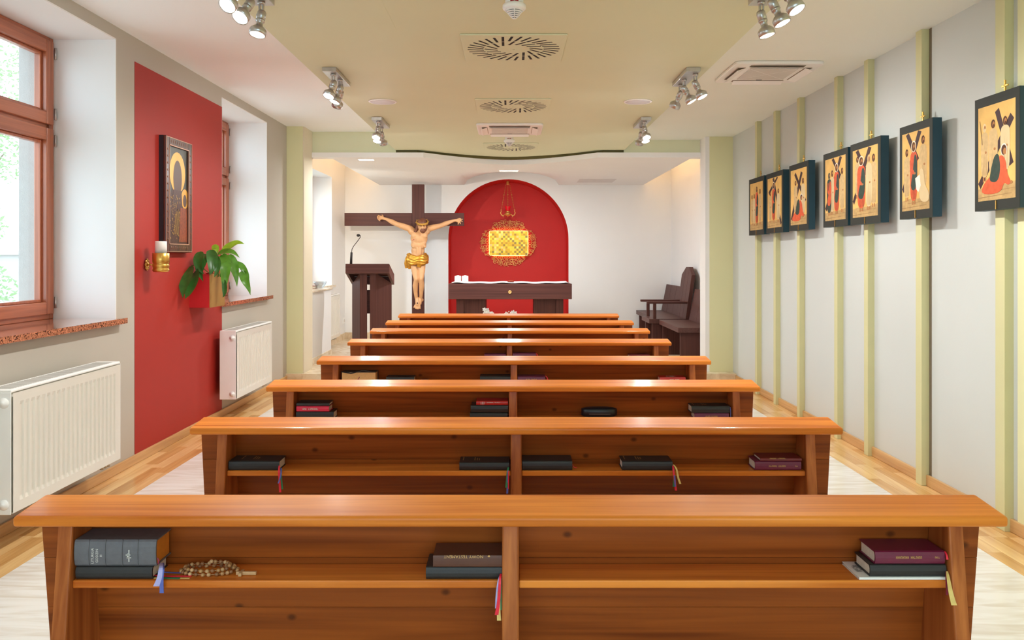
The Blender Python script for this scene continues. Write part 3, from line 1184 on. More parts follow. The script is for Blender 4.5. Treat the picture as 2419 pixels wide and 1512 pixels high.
bk, q0 = book(0, 2030, 2236, 1366.5, 1372.5, 'white', 'thin white booklet under two books at the right end of nearest pew', depth=.092, off=.028, name='booklet', cat='booklet')
tx = MB()
for r in range(3):
    glyph_row(tx, -.02, .02, 0, 0, .002, 9)
tx.v = [Vector((q0[0] + .012 + (v.x + .02) * .18 + (i // 1) * 0, q0[2] + .045 + (v.x) * 1.0, q0[5] + .0004)) if False else Vector((q0[0] + .008 + (v.z + .001) * 2 + (i * 4 // len(tx.v)) * .004, q0[2] + .05 + v.x, q0[5] + .0004)) for i, v in enumerate(tx.v)]
tx.build('print', mat('grey_print', (120, 112, 104), 0.7), bk)
b2, q1 = book(0, 2056, 2236, 1338, 1366.5, 'black', 'black book between burgundy book and white booklet at right', z0=q0[5] + .0005)
ribbons(b2, [
    ('yellow', [at(2237, 1350, d0), at(2240, 1366, d0 - .014), at(2246, 1400, d0 - .030), at(2254, 1430, d0 - .034)], .004, .012),
    ('wine', [at(2236, 1350, d0), at(2236, 1368, d0 - .012), at(2237, 1390, d0 - .014), at(2237, 1406, d0 - .014)], .004, .005)])
b3, q2 = book(0, 2068, 2233, 1299, 1330, 'burgundy', 'burgundy book with gilt spine on top of the right stack, nearest pew', z0=q1[5] + .0005)
tx = MB()
glyph_row(tx, X(2116, q2[2]), X(2178, q2[2]), q2[2] - .0002, Z(1317, q2[2]), .0056, 16, gap=8)
glyph_row(tx, X(2208, q2[2]), X(2220, q2[2]), q2[2] - .0002, Z(1317, q2[2]), .004, 4)
tx.build('lettering', M_txt, b3)
ribbons(b3, [('red', [at(2232, 1303, d0 + .006), at(2236, 1311, d0), at(2238, 1322, d0 - .004)], .003, .005)])


# --- wooden rosary coiled beside the missal
ros = thing('rosary', at(500, 1345, d0 + .04) * 1.0, 'wooden bead rosary with small cross coiled on nearest pew shelf', 'rosary')
ORG[ros] = Vector((X(500, d0 + .04), d0 + .04, .651))
ros.location = ORG[ros]
M_bead = [wood('bead_wood_%d' % i, a, b, 'x', fine=60, rough=.4, coat=.15) for i, (a, b) in enumerate((((150, 104, 60), (190, 142, 92)), ((176, 132, 84), (214, 172, 124)), ((124, 78, 44), (160, 110, 70))))]
bead_me = [MB().ball((0, 0, 0), (.0046, .0046, .0043), 10, 7).mesh('bead', [m], Vector((0, 0, 0))) for m in M_bead]
cpts = []
rr = random.Random(3)
cx0 = X(492, d0 + .042)
for i in range(56):
    t = i / 56
    a = 2 * PI * 2.3 * t
    rx = .064 - .02 * t
    ry = .028 - .008 * t
    cpts.append(Vector((cx0 + rx * math.cos(a) + rr.uniform(-.0015, .0015), d0 + .044 + ry * math.sin(a) + rr.uniform(-.001, .001), .6512 + .0045 + (0.0 if t < .42 else (.0068 if t < .84 else .012)))))
for i, p in enumerate(cpts):
    o = bpy.data.objects.new('bead', bead_me[(i * 7) % 3])
    COL.objects.link(o)
    o.parent = ros
    o.location = p - ORG[ros]
MB().tube(cpts, .0006, 5).build('cord', mat('beige_cord', (180, 150, 110), .8), ros)
cr = MB()
c0 = at(582, 1340, d0 + .03)
c0.z = .6512 + .004
cr.box(c0.x - .022, c0.x + .022, c0.y - .0035, c0.y + .0035, c0.z - .0035, c0.z + .0035)
cr.box(c0.x - .014, c0.x - .007, c0.y - .013, c0.y + .011, c0.z - .0033, c0.z + .0037)
cr.build('cross', M_bead[1], ros, bevel=.001)

# --- pew 2
d1 = PEW_D[1] + .027
GT = []


def cover_print(t, q, px):
    """small gilt title printed across the front cover"""
    mb = MB()
    rnd = random.Random(int(px))
    x = X(px, q[2])
    for row, (dx, n) in enumerate(((0, 7), (.038, 6), (.046, 5), (.053, 4))):
        for k in range(n):
            yk = q[2] + .03 + k * .0065
            w = .0028
            mb.add([(x + dx, yk, q[5] + .0004), (x + dx + w * rnd.uniform(.6, 1.4), yk, q[5] + .0004), (x + dx + w, yk + .0045, q[5] + .0004), (x + dx, yk + .0045, q[5] + .0004)], [(0, 1, 2, 3)])
    mb.build('cover_print', M_txt, t)


t, q = book(1, 540, 659, 1090, 1112, 'black', 'black book with ribbons at the left end of the second pew')
cover_print(t, q, 563)
ribbons(t, [('red', [at(660, 1100, d1), at(659, 1113, d1 - .012), at(660, 1130, d1 - .012), at(662, 1163, d1 - .012)], .005, .007),
            ('blue', [at(664, 1106, d1), at(664, 1118, d1 - .011), at(660, 1135, d1 - .013), at(657, 1142, d1 - .013)], .005, .004),
            ('green', [at(664, 1110, d1), at(664, 1120, d1 - .010), at(665, 1135, d1 - .010), at(667, 1156, d1 - .010)], .003, .005)])
t, q = book(1, 1085, 1203, 1093, 1112, 'black', 'black book left of the middle panel on the second pew')
cover_print(t, q, 1092)
ribbons(t, [('green', [at(1201, 1104, d1), at(1199, 1114, d1 - .012), at(1197, 1140, d1 - .012), at(1196, 1152, d1 - .012)], .005, .007),
            ('blue', [at(1201, 1106, d1), at(1200, 1116, d1 - .013), at(1199, 1150, d1 - .011), at(1198, 1166, d1 - .011)], .004, .006),
            ('red', [at(1201, 1106, d1), at(1201, 1116, d1 - .014), at(1201, 1140, d1 - .014), at(1201, 1155, d1 - .014)], .003, .003)])
t, q = book(1, 1234, 1352, 1089, 1111.5, 'black', 'black book right of the middle panel on the second pew, red ribbon stub')
ribbons(t, [('red', [at(1352, 1097, d1 + .01), at(1356, 1103, d1 + .006), at(1363, 1105, d1 + .004)], .004, .006)])
t, q = book(1, 1470, 1589, 1091, 1112.5, 'black', 'black book alone in the right half of the second pew, ribbons hanging')
cover_print(t, q, 1478)
ribbons(t, [('red', [at(1590, 1100, d1), at(1591, 1113, d1 - .012), at(1594, 1135, d1 - .012), at(1597, 1159, d1 - .012)], .005, .007),
            ('blue', [at(1591, 1104, d1), at(1592, 1116, d1 - .011), at(1594, 1130, d1 - .013), at(1595, 1150, d1 - .013)], .004, .005),
            ('green', [at(1590, 1106, d1), at(1591, 1118, d1 - .010), at(1592, 1135, d1 - .010), at(1591, 1150, d1 - .010)], .004, .006),
            ('yellow', [at(1591, 1098, d1), at(1598, 1108, d1 - .012), at(1602, 1128, d1 - .012), at(1607, 1143, d1 - .012)], .004, .007)])
t, q = book(1, 1784, 1893, 1089, 1110.5, 'burgundy', 'plum book lying under a thin one at the right end of second pew')
tx = MB()
glyph_row(tx, X(1816, q[2]), X(1856, q[2]), q[2] - .0002, Z(1101, q[2]), .0056, 16, gap=8)
glyph_row(tx, X(1878, q[2]), X(1885, q[2]), q[2] - .0002, Z(1101, q[2]), .004, 3)
tx.build('lettering', M_txt, t)
t, q2 = book(1, 1796, 1894, 1080, 1087, 'darkred', 'thin dark red book on top of the plum one, second pew', z0=q[5] + .0005, depth=.078)
tx = MB()
glyph_row(tx, X(1818, q2[2]), X(1856, q2[2]), q2[2] - .0002, Z(1083, q2[2]), .004, 12, gap=5)
tx.build('lettering', M_txt, t)

# --- pew 3
t, q = book(2, 699, 788, 973.5, 991, 'black', 'bottom black book of the left stack on the third pew')
t, q = book(2, 700, 777, 959.8, 973, 'pink', 'crimson-pink book in the middle of the third pew left stack', z0=q[5] + .0004, depth=.078)
tx = MB()
glyph_row(tx, X(714, q[2]), X(752, q[2]), q[2] - .0002, Z(966.5, q[2]), .008, 11, gap=3)
tx.build('lettering', M_txtw, t)
t, q = book(2, 700, 778, 952.5, 959.5, 'black', 'slim black book on top of the crimson-pink book, third pew', z0=q[5] + .0004, depth=.078)
t, q = book(2, 1110, 1199, 976, 991, 'black', 'lowest black book left of the third pew middle panel')
t, q = book(2, 1112, 1200, 957.8, 975.6, 'black', 'second black book in the stack beneath a red book, third pew', z0=q[5] + .0004)
t, q = book(2, 1125, 1200, 945.5, 955.5, 'red', 'red book with white spine title on top of two black books', z0=q[5] + .0004, depth=.08)
tx = MB()
glyph_row(tx, X(1150, q[2]), X(1182, q[2]), q[2] - .0002, Z(951, q[2]), .003, 14, gap=7)
x = X(1136, q[2])
for k in (0, .006, .012):
    tx.box(x + k, x + k + .002, q[2] - .0006, q[2] - .0002, q[4] + .003, q[5] - .003)
tx.build('lettering', M_txtw, t)
t, q = book(2, 1641, 1722, 977, 991, 'purple', 'plum book under a black one at the right end of third pew')
tx = MB()
glyph_row(tx, X(1666, q[2]), X(1695, q[2]), q[2] - .0002, Z(983.5, q[2]), .0055, 14, gap=6)
tx.build('lettering', M_txt, t)
t, q = book(2, 1634, 1724, 958.5, 975.5, 'black', 'black book resting on the plum one at the third pew right end', z0=q[5] + .0004)
cover_print(t, q, 1642)
ribbons(t, [('blue', [at(1725, 962, PEW_D[2] + .035), at(1726, 972, PEW_D[2] + .026), at(1726, 986, PEW_D[2] + .026)], .003, .003)])

# spectacle case
dd = PEW_D[2] + .05
gc = thing('spectacle_case', (X(1417, dd), dd + .03, .6512), 'black oblong spectacle case on the third pew, right of middle panel', 'glasses case')
mb = MB()
hw = (1459 - 1375) / 2 * dd / F
prof = []
h = Z(964, dd) - .6512
N = 14
sec = []
for i in range(11):
    t_ = -1 + 2 * i / 10
    k = (1 - abs(t_) ** 3.2) ** .5 if abs(t_) < 1 else 0.05
    k = max(k, .25)
    cs = []
    for j in range(N):
        a = 2 * PI * j / N
        ca, sa = math.cos(a), math.sin(a)
        e_ = .6
        yv = math.copysign(abs(ca) ** e_, ca) * .028 * k
        zv = math.copysign(abs(sa) ** e_, sa) * h / 2 * (.55 + .45 * k)
        cs.append((X(1417, dd) + t_ * hw, dd + .03 + yv, .6512 + h / 2 + zv))
    sec.append(cs)
vs = [p for c in sec for p in c]
fs = []
for i in range(10):
    for j in range(N):
        j2 = (j + 1) % N
        fs.append((i * N + j, i * N + j2, (i + 1) * N + j2, (i + 1) * N + j))
fs += [tuple(range(N)), tuple(range(10 * N, 11 * N))]
mb.add(vs, fs, 0, True)
mb.build('shell', mat('black_case_leather', (26, 30, 38), .35, var=.1, scale=40), gc)
MB().box(X(1392, dd), X(1442, dd), dd + .0005, dd + .003, .6512 + h * .38, .6512 + h * .38 + .0018).build('seam', mat('case_seam', (120, 116, 112), .4, .4), gc)

# --- pew 4
d3 = PEW_D[3] + .034
t, q = book(3, 806, 888, 878, 913.5, 'black', 'big zipped bible with tan page edges on the fourth pew', pages='tan', depth=.08, fore=True, rnd=.1)
hp = MB()
hp.tube([(q[0], q[2], q[5] + .0015), (X(830, d3), q[2], Z(882, d3)), (X(858, d3), q[2], Z(874.5, d3)), (X(878, d3), q[2], Z(878, d3)), (q[1], q[2] + .002, q[5])], .003, 6)
hp.build('zip_edge', COVER['black'], t)
ribbons(t, [('wine', [at(850, 888, d3), at(848, 893, d3 - .003), at(844, 899, d3 - .004)], .004, .004)])
t, q = book(3, 912, 978, 890, 913.5, 'black', 'black book right of the zipped bible on the fourth pew')
mbp = MB()
cc = at(1003, 904, d3 + .02)
mbp.lathe([(.024, 0), (.026, .004), (.026, .03), (.022, .036), (0.001, .037)], (cc.x, cc.y + .01, .6512), n=20)
mbp.build('rosary_pouch', mat('black_pouch', (30, 28, 28), .6), label='small round dark pouch beside a black book on fourth pew', cat='pouch')
t, q = book(3, 1134, 1206, 888, 913.5, 'black', 'black book left of the fourth pew middle panel')
t, q = book(3, 1223, 1288, 889, 913.5, 'purple', 'plum book right of the fourth pew middle panel')
tx = MB()
glyph_row(tx, X(1242, q[2]), X(1268, q[2]), q[2] - .0002, Z(896, q[2]), .006, 12, gap=5)
tx.build('lettering', M_txt, t)
ribbons(t, [('red', [at(1289, 888, d3), at(1293, 893, d3 - .003), at(1294, 900, d3 - .003)], .005, .006)])
t, q = book(3, 1559, 1620, 891, 913.5, 'red', 'red book with round white cover mark on the fourth pew')
tx = MB()
glyph_row(tx, X(1582, q[2]), X(1606, q[2]), q[2] - .0002, Z(896.5, q[2]), .004, 10, gap=4)
tx.build('lettering', M_txtw, t)
mk = MB()
cxm, cym = X(1581, q[2]) + .012, q[2] + .045
for k in range(14):
    a0, a1 = 2 * PI * k / 14, 2 * PI * (k + 1) / 14
    r0, r1 = .016, .022
    mk.add([(cxm + r0 * math.cos(a0), cym + r0 * math.sin(a0), q[5] + .0004), (cxm + r1 * math.cos(a0), cym + r1 * math.sin(a0), q[5] + .0004), (cxm + r1 * math.cos(a1), cym + r1 * math.sin(a1), q[5] + .0004), (cxm + r0 * math.cos(a1), cym + r0 * math.sin(a1), q[5] + .0004)], [(0, 1, 2, 3)])
mk.box(cxm - .002, cxm + .03, cym - .003, cym + .003, q[5], q[5] + .0005)
mk.build('cover_mark', M_txtw, t)
# --- pew 5
book(4, 1144, 1195, 837, 860, 'purple', 'plum book left of the fifth pew middle panel')
t, q = book(4, 1211, 1266, 835, 860, 'purple', 'plum book with red ribbon right of the fifth pew middle panel')
ribbons(t, [('red', [at(1266, 835, PEW_D[4] + .03), at(1269, 838, PEW_D[4] + .03), at(1270, 844, PEW_D[4] + .03)], .006, .008)])
book(4, 1486, 1535, 838, 860, 'darkred', 'dark red book at the right end of the fifth pew')

# ================================================================== ceiling fixtures
def spotlight_bar(side, y0, label, tilts, on=(1, 1, 1)):
    """aluminium mounting plate with three swivelling lamps; side -1 left, 1 right"""
    xc = side * 1.175
    t = thing('spotlight_bar', (xc, y0 + .24, CP - .03), label, 'spotlight', 'three-lamp spotlight bars on the olive ceiling')
    MB().box(xc - .045, xc + .045, y0, y0 + .47, CP - .028, CP - .0005).build('mounting_plate', M_steel, t, bevel=.002)
    for k, (dy, dx, dirv) in enumerate(tilts):
        y = y0 + dy
        x = xc + side * dx
        dv = Vector((side * dirv[0], dirv[1], dirv[2])).normalized()
        br = MB()
        z1 = CP - .028
        br.tube([(x, y, z1), (x, y, z1 - .012)], .018, 14)
        br.box(x - .011, x - .005, y - .009, y + .009, z1 - .075, z1 - .008)
        br.box(x + .005, x + .011, y - .009, y + .009, z1 - .05, z1 - .008)
        br.tube([(x - .022, y, z1 - .062), (x + .014, y, z1 - .062)], .007, 10)
        arm = br.build('lamp_bracket', M_steel, t)
        p = Vector((x - .0, y, z1 - .062))
        hd = MB()
        hd.lathe([(.017, -.02), (.021, -.012), (.021, .022), (.0195, .0225), (.0195, .025), (.021, .0255), (.021, .034), (.016, .036), (.016, .058), (.024, .062), (.036, .074), (.0385, .078), (.0385, .104), (.0345, .104), (.0345, .100), (.001, .098)], p, dv, 24)
        h = hd.build('lamp_head', M_steel, t)
        MB().lathe([(.0335, .0985), (.034, .1015), (.026, .1045), (.001, .1055)], p, dv, 24).build('lens', M_lamp if on[k] else M_wplast, h)
        sp = bpy.data.lights.new('spot_beam', 'SPOT')
        sp.energy = LAMP_W
        sp.spot_size = math.radians(168)
        sp.spot_blend = .9
        sp.shadow_soft_size = .035
        sp.color = (.97, .975, .955)
        so_ = bpy.data.objects.new('spot_beam', sp)
        COL.objects.link(so_)
        so_.location = p + dv * .115
        so_.rotation_euler = dv.to_track_quat('-Z', 'Y').to_euler()
    return t


LAMP_W = 36.0
TA = ((.08, -.01, (.25, -.45, -1)), (.24, -.02, (.35, -.25, -1)), (.41, .012, (.5, .75, -1)))
TB = ((.08, .03, (.45, -.22, -1)), (.24, -.01, (.55, -.12, -1)), (.41, .0, (-.4, .55, -1)))
TC = ((.08, -.0, (.1, -.55, -1)), (.24, .02, (.1, -.35, -1)), (.41, .02, (-.1, .7, -1)))
spotlight_bar(-1, 3.41, 'aluminium three-lamp spotlight bar cut by the top edge, over red wall', ((.08, .0, (.3, -.8, -1)), (.24, .0, (.3, -.75, -1)), (.41, .0, (.12, -.25, -1))))
spotlight_bar(1, 3.41, 'aluminium three-lamp spotlight bar cut by top edge, over the stations', ((.08, .0, (.45, -.4, -1)), (.24, .0, (.4, -.2, -1)), (.41, .0, (.25, -.1, -1))))
spotlight_bar(-1, 5.24, 'aluminium three-lamp spotlight bar at left before the round speaker', TA)
spotlight_bar(1, 5.24, 'aluminium three-lamp spotlight bar at right beside the large air conditioner', TB)
spotlight_bar(-1, 7.08, 'small far spotlight bar above the left chancel pillar', TC)
spotlight_bar(1, 7.08, 'small far spotlight bar above the right chancel pillar', TC)


def diffuser(px, py_near, w, label):
    d0 = F * (CP - EYE) / (VY - py_near)
    s = .592
    xc = X(px, d0)
    yc = d0 + s / 2
    t = thing('air_diffuser', (xc, yc, CP - .01), label, 'air vent', 'square swirl air diffusers')
    pl = MB().box(xc - s / 2, xc + s / 2, yc - s / 2, yc + s / 2, CP - .010, CP - .0005)
    pl.build('plate', M_green, t, bevel=.003)
    sl = MB()
    z = CP - .0104

    def slot(r0, r1, a, off, wd):
        # radial slot swung sideways so that the ring swirls
        ca, sa = math.cos(a), math.sin(a)
        dirv = Vector((ca, sa, 0))
        nrm = Vector((-sa, ca, 0))
        c = Vector((xc, yc, z))
        p0 = c + dirv * r0 + nrm * off
        p1 = c + dirv * r1 + nrm * (off * 1.0)
        q = nrm * wd
        sl.add([p0 - q, p0 + q, p1 + q, p1 - q], [(0, 1, 2, 3)])
        e = Vector((0, 0, .0016))
        return
    n = 32
    for i in range(n):
        slot(.165, .262, 2 * PI * i / n, -.06, .0075)
    for i in range(n // 2):
        slot(.075, .158, 2 * PI * i / (n // 2), -.06, .0075)
    o = sl.build('swirl_slots', M_black, t, kind='stuff')
    MB().lathe([(.004, 0), (.006, .002), (.001, .003)], (xc, yc, CP - .0135), n=10).build('screw', M_green, t)
    return t


diffuser(1213.5, 79, .59, 'largest square olive swirl diffuser, nearest on the ceiling')
diffuser(1212, 232, .59, 'middle square olive swirl diffuser between nearest one and white cassette')
diffuser(1207, 337.5, .59, 'farthest small swirl diffuser behind the smoke detector')


def cassette(px, py_near, zc, label):
    d0 = F * (zc - EYE) / (VY - py_near)
    s = .612
    xc, yc = X(px, d0), d0 + s / 2
    t = thing('air_conditioner', (xc, yc, zc - .03), label, 'air conditioner', 'ceiling air conditioner cassettes')
    r = .045
    pol = []
    for cx, cy, a0 in ((s / 2 - r, s / 2 - r, 0), (-s / 2 + r, s / 2 - r, 90), (-s / 2 + r, -s / 2 + r, 180), (s / 2 - r, -s / 2 + r, 270)):
        for k in range(6):
            a = math.radians(a0 + 90 * k / 5)
            pol.append((xc + cx + r * math.cos(a), yc + cy + r * math.sin(a)))
    fr = MB()
    fr.prism(pol, 'xy', zc - .022, zc - .0005)
    fr.build('frame', M_wplast, t, bevel=.006, seg=3)
    g = MB().box(xc - .17, xc + .17, yc - .17, yc + .17, zc - .0265, zc - .0218)
    g.build('grille', M_gplast, t, bevel=.002)
    ln = MB()
    for a in (PI / 4, -PI / 4):
        ca, sa = math.cos(a) * .165 * 1.38, math.sin(a) * .165 * 1.38
        n = Vector((-sa, ca, 0)).normalized() * .002
        p0, p1 = Vector((xc - ca, yc - sa, zc - .0268)), Vector((xc + ca, yc + sa, zc - .0268))
        ln.add([p0 - n, p0 + n, p1 + n, p1 - n], [(0, 1, 2, 3)])
    ln.build('grille_cross', M_wplast, t)
    k = 0
    for ax, sg in (('y', -1), ('y', 1), ('x', -1), ('x', 1)):
        # outlet groove and tilted louver on each side
        c0, c1 = .198, .262
        gr = MB()
        lv = MB()
        hl = .19
        if ax == 'y':
            ya, yb = sorted((yc + sg * (c0 + .008), yc + sg * (c1 - .004)))
            gr.box(xc - hl, xc + hl, ya, yb, zc - .0226, zc - .0215)
            lv.hexa([(xc - hl + .005, yc + sg * (c0 + .012), zc - .026), (xc + hl - .005, yc + sg * (c0 + .012), zc - .026), (xc + hl - .005, yc + sg * (c0 + .015), zc - .026), (xc - hl + .005, yc + sg * (c0 + .015), zc - .026),
                     (xc - hl + .005, yc + sg * (c1 - .012 + .012), zc - .044), (xc + hl - .005, yc + sg * (c1), zc - .044), (xc + hl - .005, yc + sg * (c1 + .003), zc - .043), (xc - hl + .005, yc + sg * (c1 + .003), zc - .043)])
        else:
            xa, xb = sorted((xc + sg * (c0 + .008), xc + sg * (c1 - .004)))
            gr.box(xa, xb, yc - hl, yc + hl, zc - .0226, zc - .0215)
            lv.hexa([(xc + sg * (c0 + .012), yc - hl, zc - .026), (xc + sg * (c0 + .012), yc + hl, zc - .026), (xc + sg * (c0 + .015), yc + hl, zc - .026), (xc + sg * (c0 + .015), yc - hl, zc - .026),
                     (xc + sg * c1, yc - hl, zc - .044), (xc + sg * c1, yc + hl, zc - .044), (xc + sg * (c1 + .003), yc + hl, zc - .043), (xc + sg * (c1 + .003), yc - hl, zc - .043)])
        gr.build('air_outlet', mat('outlet_shade', (150, 132, 112), .7), t)
        lv.build('louver', M_wplast, t)
    MB().lathe([(.022, 0), (.022, .002), (.001, .0025)], (xc, yc + .185, zc - .0246), n=16).build('badge', mat('dark_badge', (70, 70, 76), .4), t)
    return t


cassette(1845, 143, CR, 'white air conditioner cassette on the sand ceiling at right')
cassette(1204, 290, CP, 'white air conditioner cassette between two swirl diffusers on olive ceiling')


def smoke_detector(px, d, label, tipy):
    x = X(px, d)
    zt = CP
    t = thing('smoke_detector', (x, d, CP - .105), label, 'smoke detector', 'white smoke detectors')
    MB().lathe([(.041, 0), (.043, -.003), (.043, -.03), (.040, -.033), (.001, -.033)], (x, d, zt - .0005), n=28).build('base', M_wplast, t)
    MB().lathe([(.046, -.033), (.055, -.041), (.056, -.055), (.050, -.063), (.030, -.066)], (x, d, zt), n=28).build('body', M_wplast, t)
    cone = MB()
    rings = 5
    for i in range(rings + 1):
        z0 = -.064 - i * .0075
        r0 = .044 - i * .0066
        cone.lathe([(r0 - .012 if r0 > .02 else .002, z0), (r0, z0), (r0 - .0028, z0 - .0036), (r0 - .013 if r0 > .02 else .001, z0 - .0036)], (x, d, zt), n=24)
    cone.build('cage_ring', M_wplast, t)
    MB().lathe([(.033, -.064), (.004, -.102), (.001, -.102)], (x, d, zt), n=20).build('sensor_core', M_black, t)
    for k in range(4):
        a = PI / 2 * k + 0.0
        rb = MB()
        rb.tube([(x + .045 * math.cos(a), d + .045 * math.sin(a), zt - .063), (x + .010 * math.cos(a), d + .010 * math.sin(a), zt - .103)], .0018, 6)
        rb.build('cage_rib', M_wplast, t)
    led = MB()
    for s in (-1, 1):
        led.ball((x + s * .010, d - .043, zt - .032), (.010, .004, .005), 10, 8)
    led.build('red_led', mat('red_indicator', (150, 14, 30), .2), t)
    return t


smoke_detector(1215, 3.83, 'white smoke detector at the top edge, nearest the viewer', 40)
smoke_detector(1203, 8.2, 'small far smoke detector in front of the farthest diffuser', 345)
for px, lab in ((904, 'round white ceiling speaker left of centre'), (1507, 'round white ceiling speaker right of centre')):
    d = F * (CP - EYE) / (VY - 239.5)
    x = X(px, d)
    t = thing('ceiling_speaker', (x, d, CP - .008), lab, 'speaker', 'round ceiling speakers')
    MB().lathe([(.111, 0), (.111, -.004), (.106, -.007), (.099, -.007), (.098, -.004)], (x, d, CP - .0005), n=40).build('rim', M_wplast, t)
    MB().lathe([(.098, -.003), (.098, -.005), (.06, -.007), (.001, -.008)], (x, d, CP - .0005), n=40).build('mesh_cover', mat('speaker_mesh', (222, 220, 226), .6, bump=.3, bscale=900), t)


# ================================================================== radiators
def radiator(y0, y1, xf, xb, z0, z1, label, grp='panel radiators on the left wall', fins=21):
    t = thing('radiator', ((xf + xb) / 2, (y0 + y1) / 2, z0), label, 'radiator', grp)
    bd = MB().box(xb, xf - .012, y0 + .004, y1 - .004, z0 + .01, z1 - .012)
    bd.build('core', M_rad, t)
    # front panel with pressed vertical ribs
    fp = MB()
    m = .045
    n = fins
    ysl = [y0 + .012 + m + (y1 - y0 - .024 - 2 * m) * i / n for i in range(n + 1)]
    P = [(y0 + .010, 0), (y0 + .012 + m - .008, 0)]
    for i in range(n):
        a, b = ysl[i], ysl[i + 1]
        w = b - a
        P += [(a + .04 * w, 0), (a + .18 * w, -.007), (a + .66 * w, -.007), (a + .80 * w, 0)]
    P += [(y1 - .010, 0)]
    za, zb = z0 + .05, z1 - .06
    vs, fs = [], []
    for (y, dx) in P:
        vs += [(xf, y, z0 + .004), (xf, y, za), (xf + dx, y, za + .018), (xf + dx, y, zb - .018), (xf, y, zb), (xf, y, z1 - .016)]
    for i in range(len(P) - 1):
        for k in range(5):
            fs.append((i * 6 + k, i * 6 + k + 1, i * 6 + 7 + k, i * 6 + 6 + k))
    fp.add(vs, fs)
    fp.build('front_panel', M_rad, t)
    MB().box(xf - .016, xf - .001, y0 + .010, y1 - .010, z0 + .004, z0 + .008).build('front_lip', M_rad, t)
    tp = MB().box(xb, xf - .004, y0, y1, z1 - .014, z1)
    tp.build('top_grille', M_radw, t, bevel=.004)
    gs = MB()
    for i in range(int((y1 - y0) / .02) - 3):
        gs.box(xb + .02, xf - .025, y0 + .03 + i * .02, y0 + .04 + i * .02, z1 - .0002, z1 + .0004)
    gs.build('grille_slots', mat('slot_shadow', (150, 146, 138), .8), t, kind='stuff')
    for y in (y0, y1):
        MB().box(xb, xf - .004, y - .001, y + .004, z0, z1 - .012).build('side_cover', M_radw, t, bevel=.002)
    for z in (z0 + .045, z1 - .06):
        pg = MB()
        xx = xf - .035
        pg.lathe([(.024, 0), (.024, -.004), (.019, -.006), (.018, -.011), (.010, -.012), (.010, -.015), (.001, -.015)], (xx, y0 - .001, z), (0, 1, 0), 20)
        pg.build('end_plug', M_radw, t)
    vv = MB()
    for k in (0, .035, .07):
        vv.tube([(xf - .05, y1 - .05 - k, z0 + .012), (xf - .05, y1 - .05 - k, z0 - .03)], .011, 10)
    vv.tube([(xf - .05, y1 - .03, z0 - .012), (xf - .05, y1 - .14, z0 - .012)], .010, 10)
    vv.tube([(xf - .05, y1 - .09, z0 - .03), (xb - .03, y1 - .09, z0 - .04)], .008, 8)
    vv.build('valve', M_steel, t)
    MB().box(xb - .052, xb, y0 + .2, y0 + .23, z0 + .1, z1 - .1).build('wall_bracket', M_radw, t)
    MB().box(xb - .052, xb, y1 - .23, y1 - .2, z0 + .1, z1 - .1).build('wall_bracket', M_radw, t)
    return t


radiator(3.685, 4.715, -2.265, -2.365 - .04, .175, .742, 'large ivory panel radiator below the nearest window')
radiator(6.70, 7.70, -2.265, -2.365 - .04, .175, .742, 'ivory panel radiator below the far window beside the red wall')
radiator(10.72, 11.72, -2.47, -2.545, .215, .83, 'small pale radiator in the chancel behind the parapet', fins=12)

# ================================================================== things on the red wall
# framed icon: generic haloed panel
ic = thing('framed_icon', (-2.43, 5.9, 1.38), 'dark framed gold-haloed icon hanging on the red wall', 'icon')
iy0, iy1, iz0, iz1 = 5.665, 6.13, 1.382, 2.2
xi = -2.408
M_fr = wood('dark_icon_frame', (62, 32, 26), (96, 54, 42), 'z', fine=30, rough=.35)
M_frs = mat('black_icon_side', (30, 30, 38), .5)
MB().box(WL + .003, xi - .018, iy0, iy1, iz0, iz1).build('back_box', M_frs, ic)
w = .062
for a, b, c, e_ in ((iy0, iy0 + w, iz0, iz1), (iy1 - w, iy1, iz0, iz1)):
    MB().box(xi - .018, xi, a, b, c, e_).build('frame_stile', M_fr, ic, bevel=.004)
for a, b, c, e_ in ((iy0 + w, iy1 - w, iz0, iz0 + w), (iy0 + w, iy1 - w, iz1 - w, iz1)):
    MB().box(xi - .018, xi, a, b, c, e_).build('frame_rail', M_fr, ic, bevel=.004)
be = MB()
M_bead_fr = mat('pale_bead', (196, 150, 126), .4, .3)
for ww, xx, tt in ((.004, xi + .001, .004), (w - .006, xi + .001, .006)):
    a, b, c, e_ = iy0 + ww, iy1 - ww, iz0 + ww, iz1 - ww
    for q in ((a, a + tt, c, e_), (b - tt, b, c, e_), (a, b, c, c + tt), (a, b, e_ - tt, e_)):
        be.box(xx - .004, xx + .0015, *q)
be.build('frame_beading', M_bead_fr, ic)
orn = MB()
for k in range(9):
    y = iy0 + w + .03 + k * (iy1 - iy0 - 2 * w - .06) / 8
    for zz in (iz0 + w * .5, iz1 - w * .5):
        orn.ball((xi + .0005, y, zz), (.0016, .008, .012), 8, 6)
for k in range(14):
    z = iz0 + w + .03 + k * (iz1 - iz0 - 2 * w - .06) / 13
    for y in (iy0 + w * .5, iy1 - w * .5):
        orn.ball((xi + .0005, y, z), (.0016, .012, .008), 8, 6)
orn.build('frame_ornament', mat('dull_bronze', (112, 72, 52), .45, .3), ic, kind='stuff')
ipn = MB()
py0, py1, pz0, pz1 = iy0 + w, iy1 - w, iz0 + w, iz1 - w
xp = xi - .012
IC = [mat('icon_dark_green', (52, 52, 40), .35), mat('icon_gold', (222, 166, 72), .35, .3), mat('icon_umber', (84, 58, 46), .4), mat('icon_robe', (66, 36, 26), .4, var=.4, scale=60), mat('icon_fleck', (176, 138, 66), .4), mat('icon_rust', (132, 62, 30), .4, var=.3, scale=60)]


def pic_poly(mb, pts, m, lift, fn):
    mb.poly([fn(u, v, lift) for u, v in pts], m)


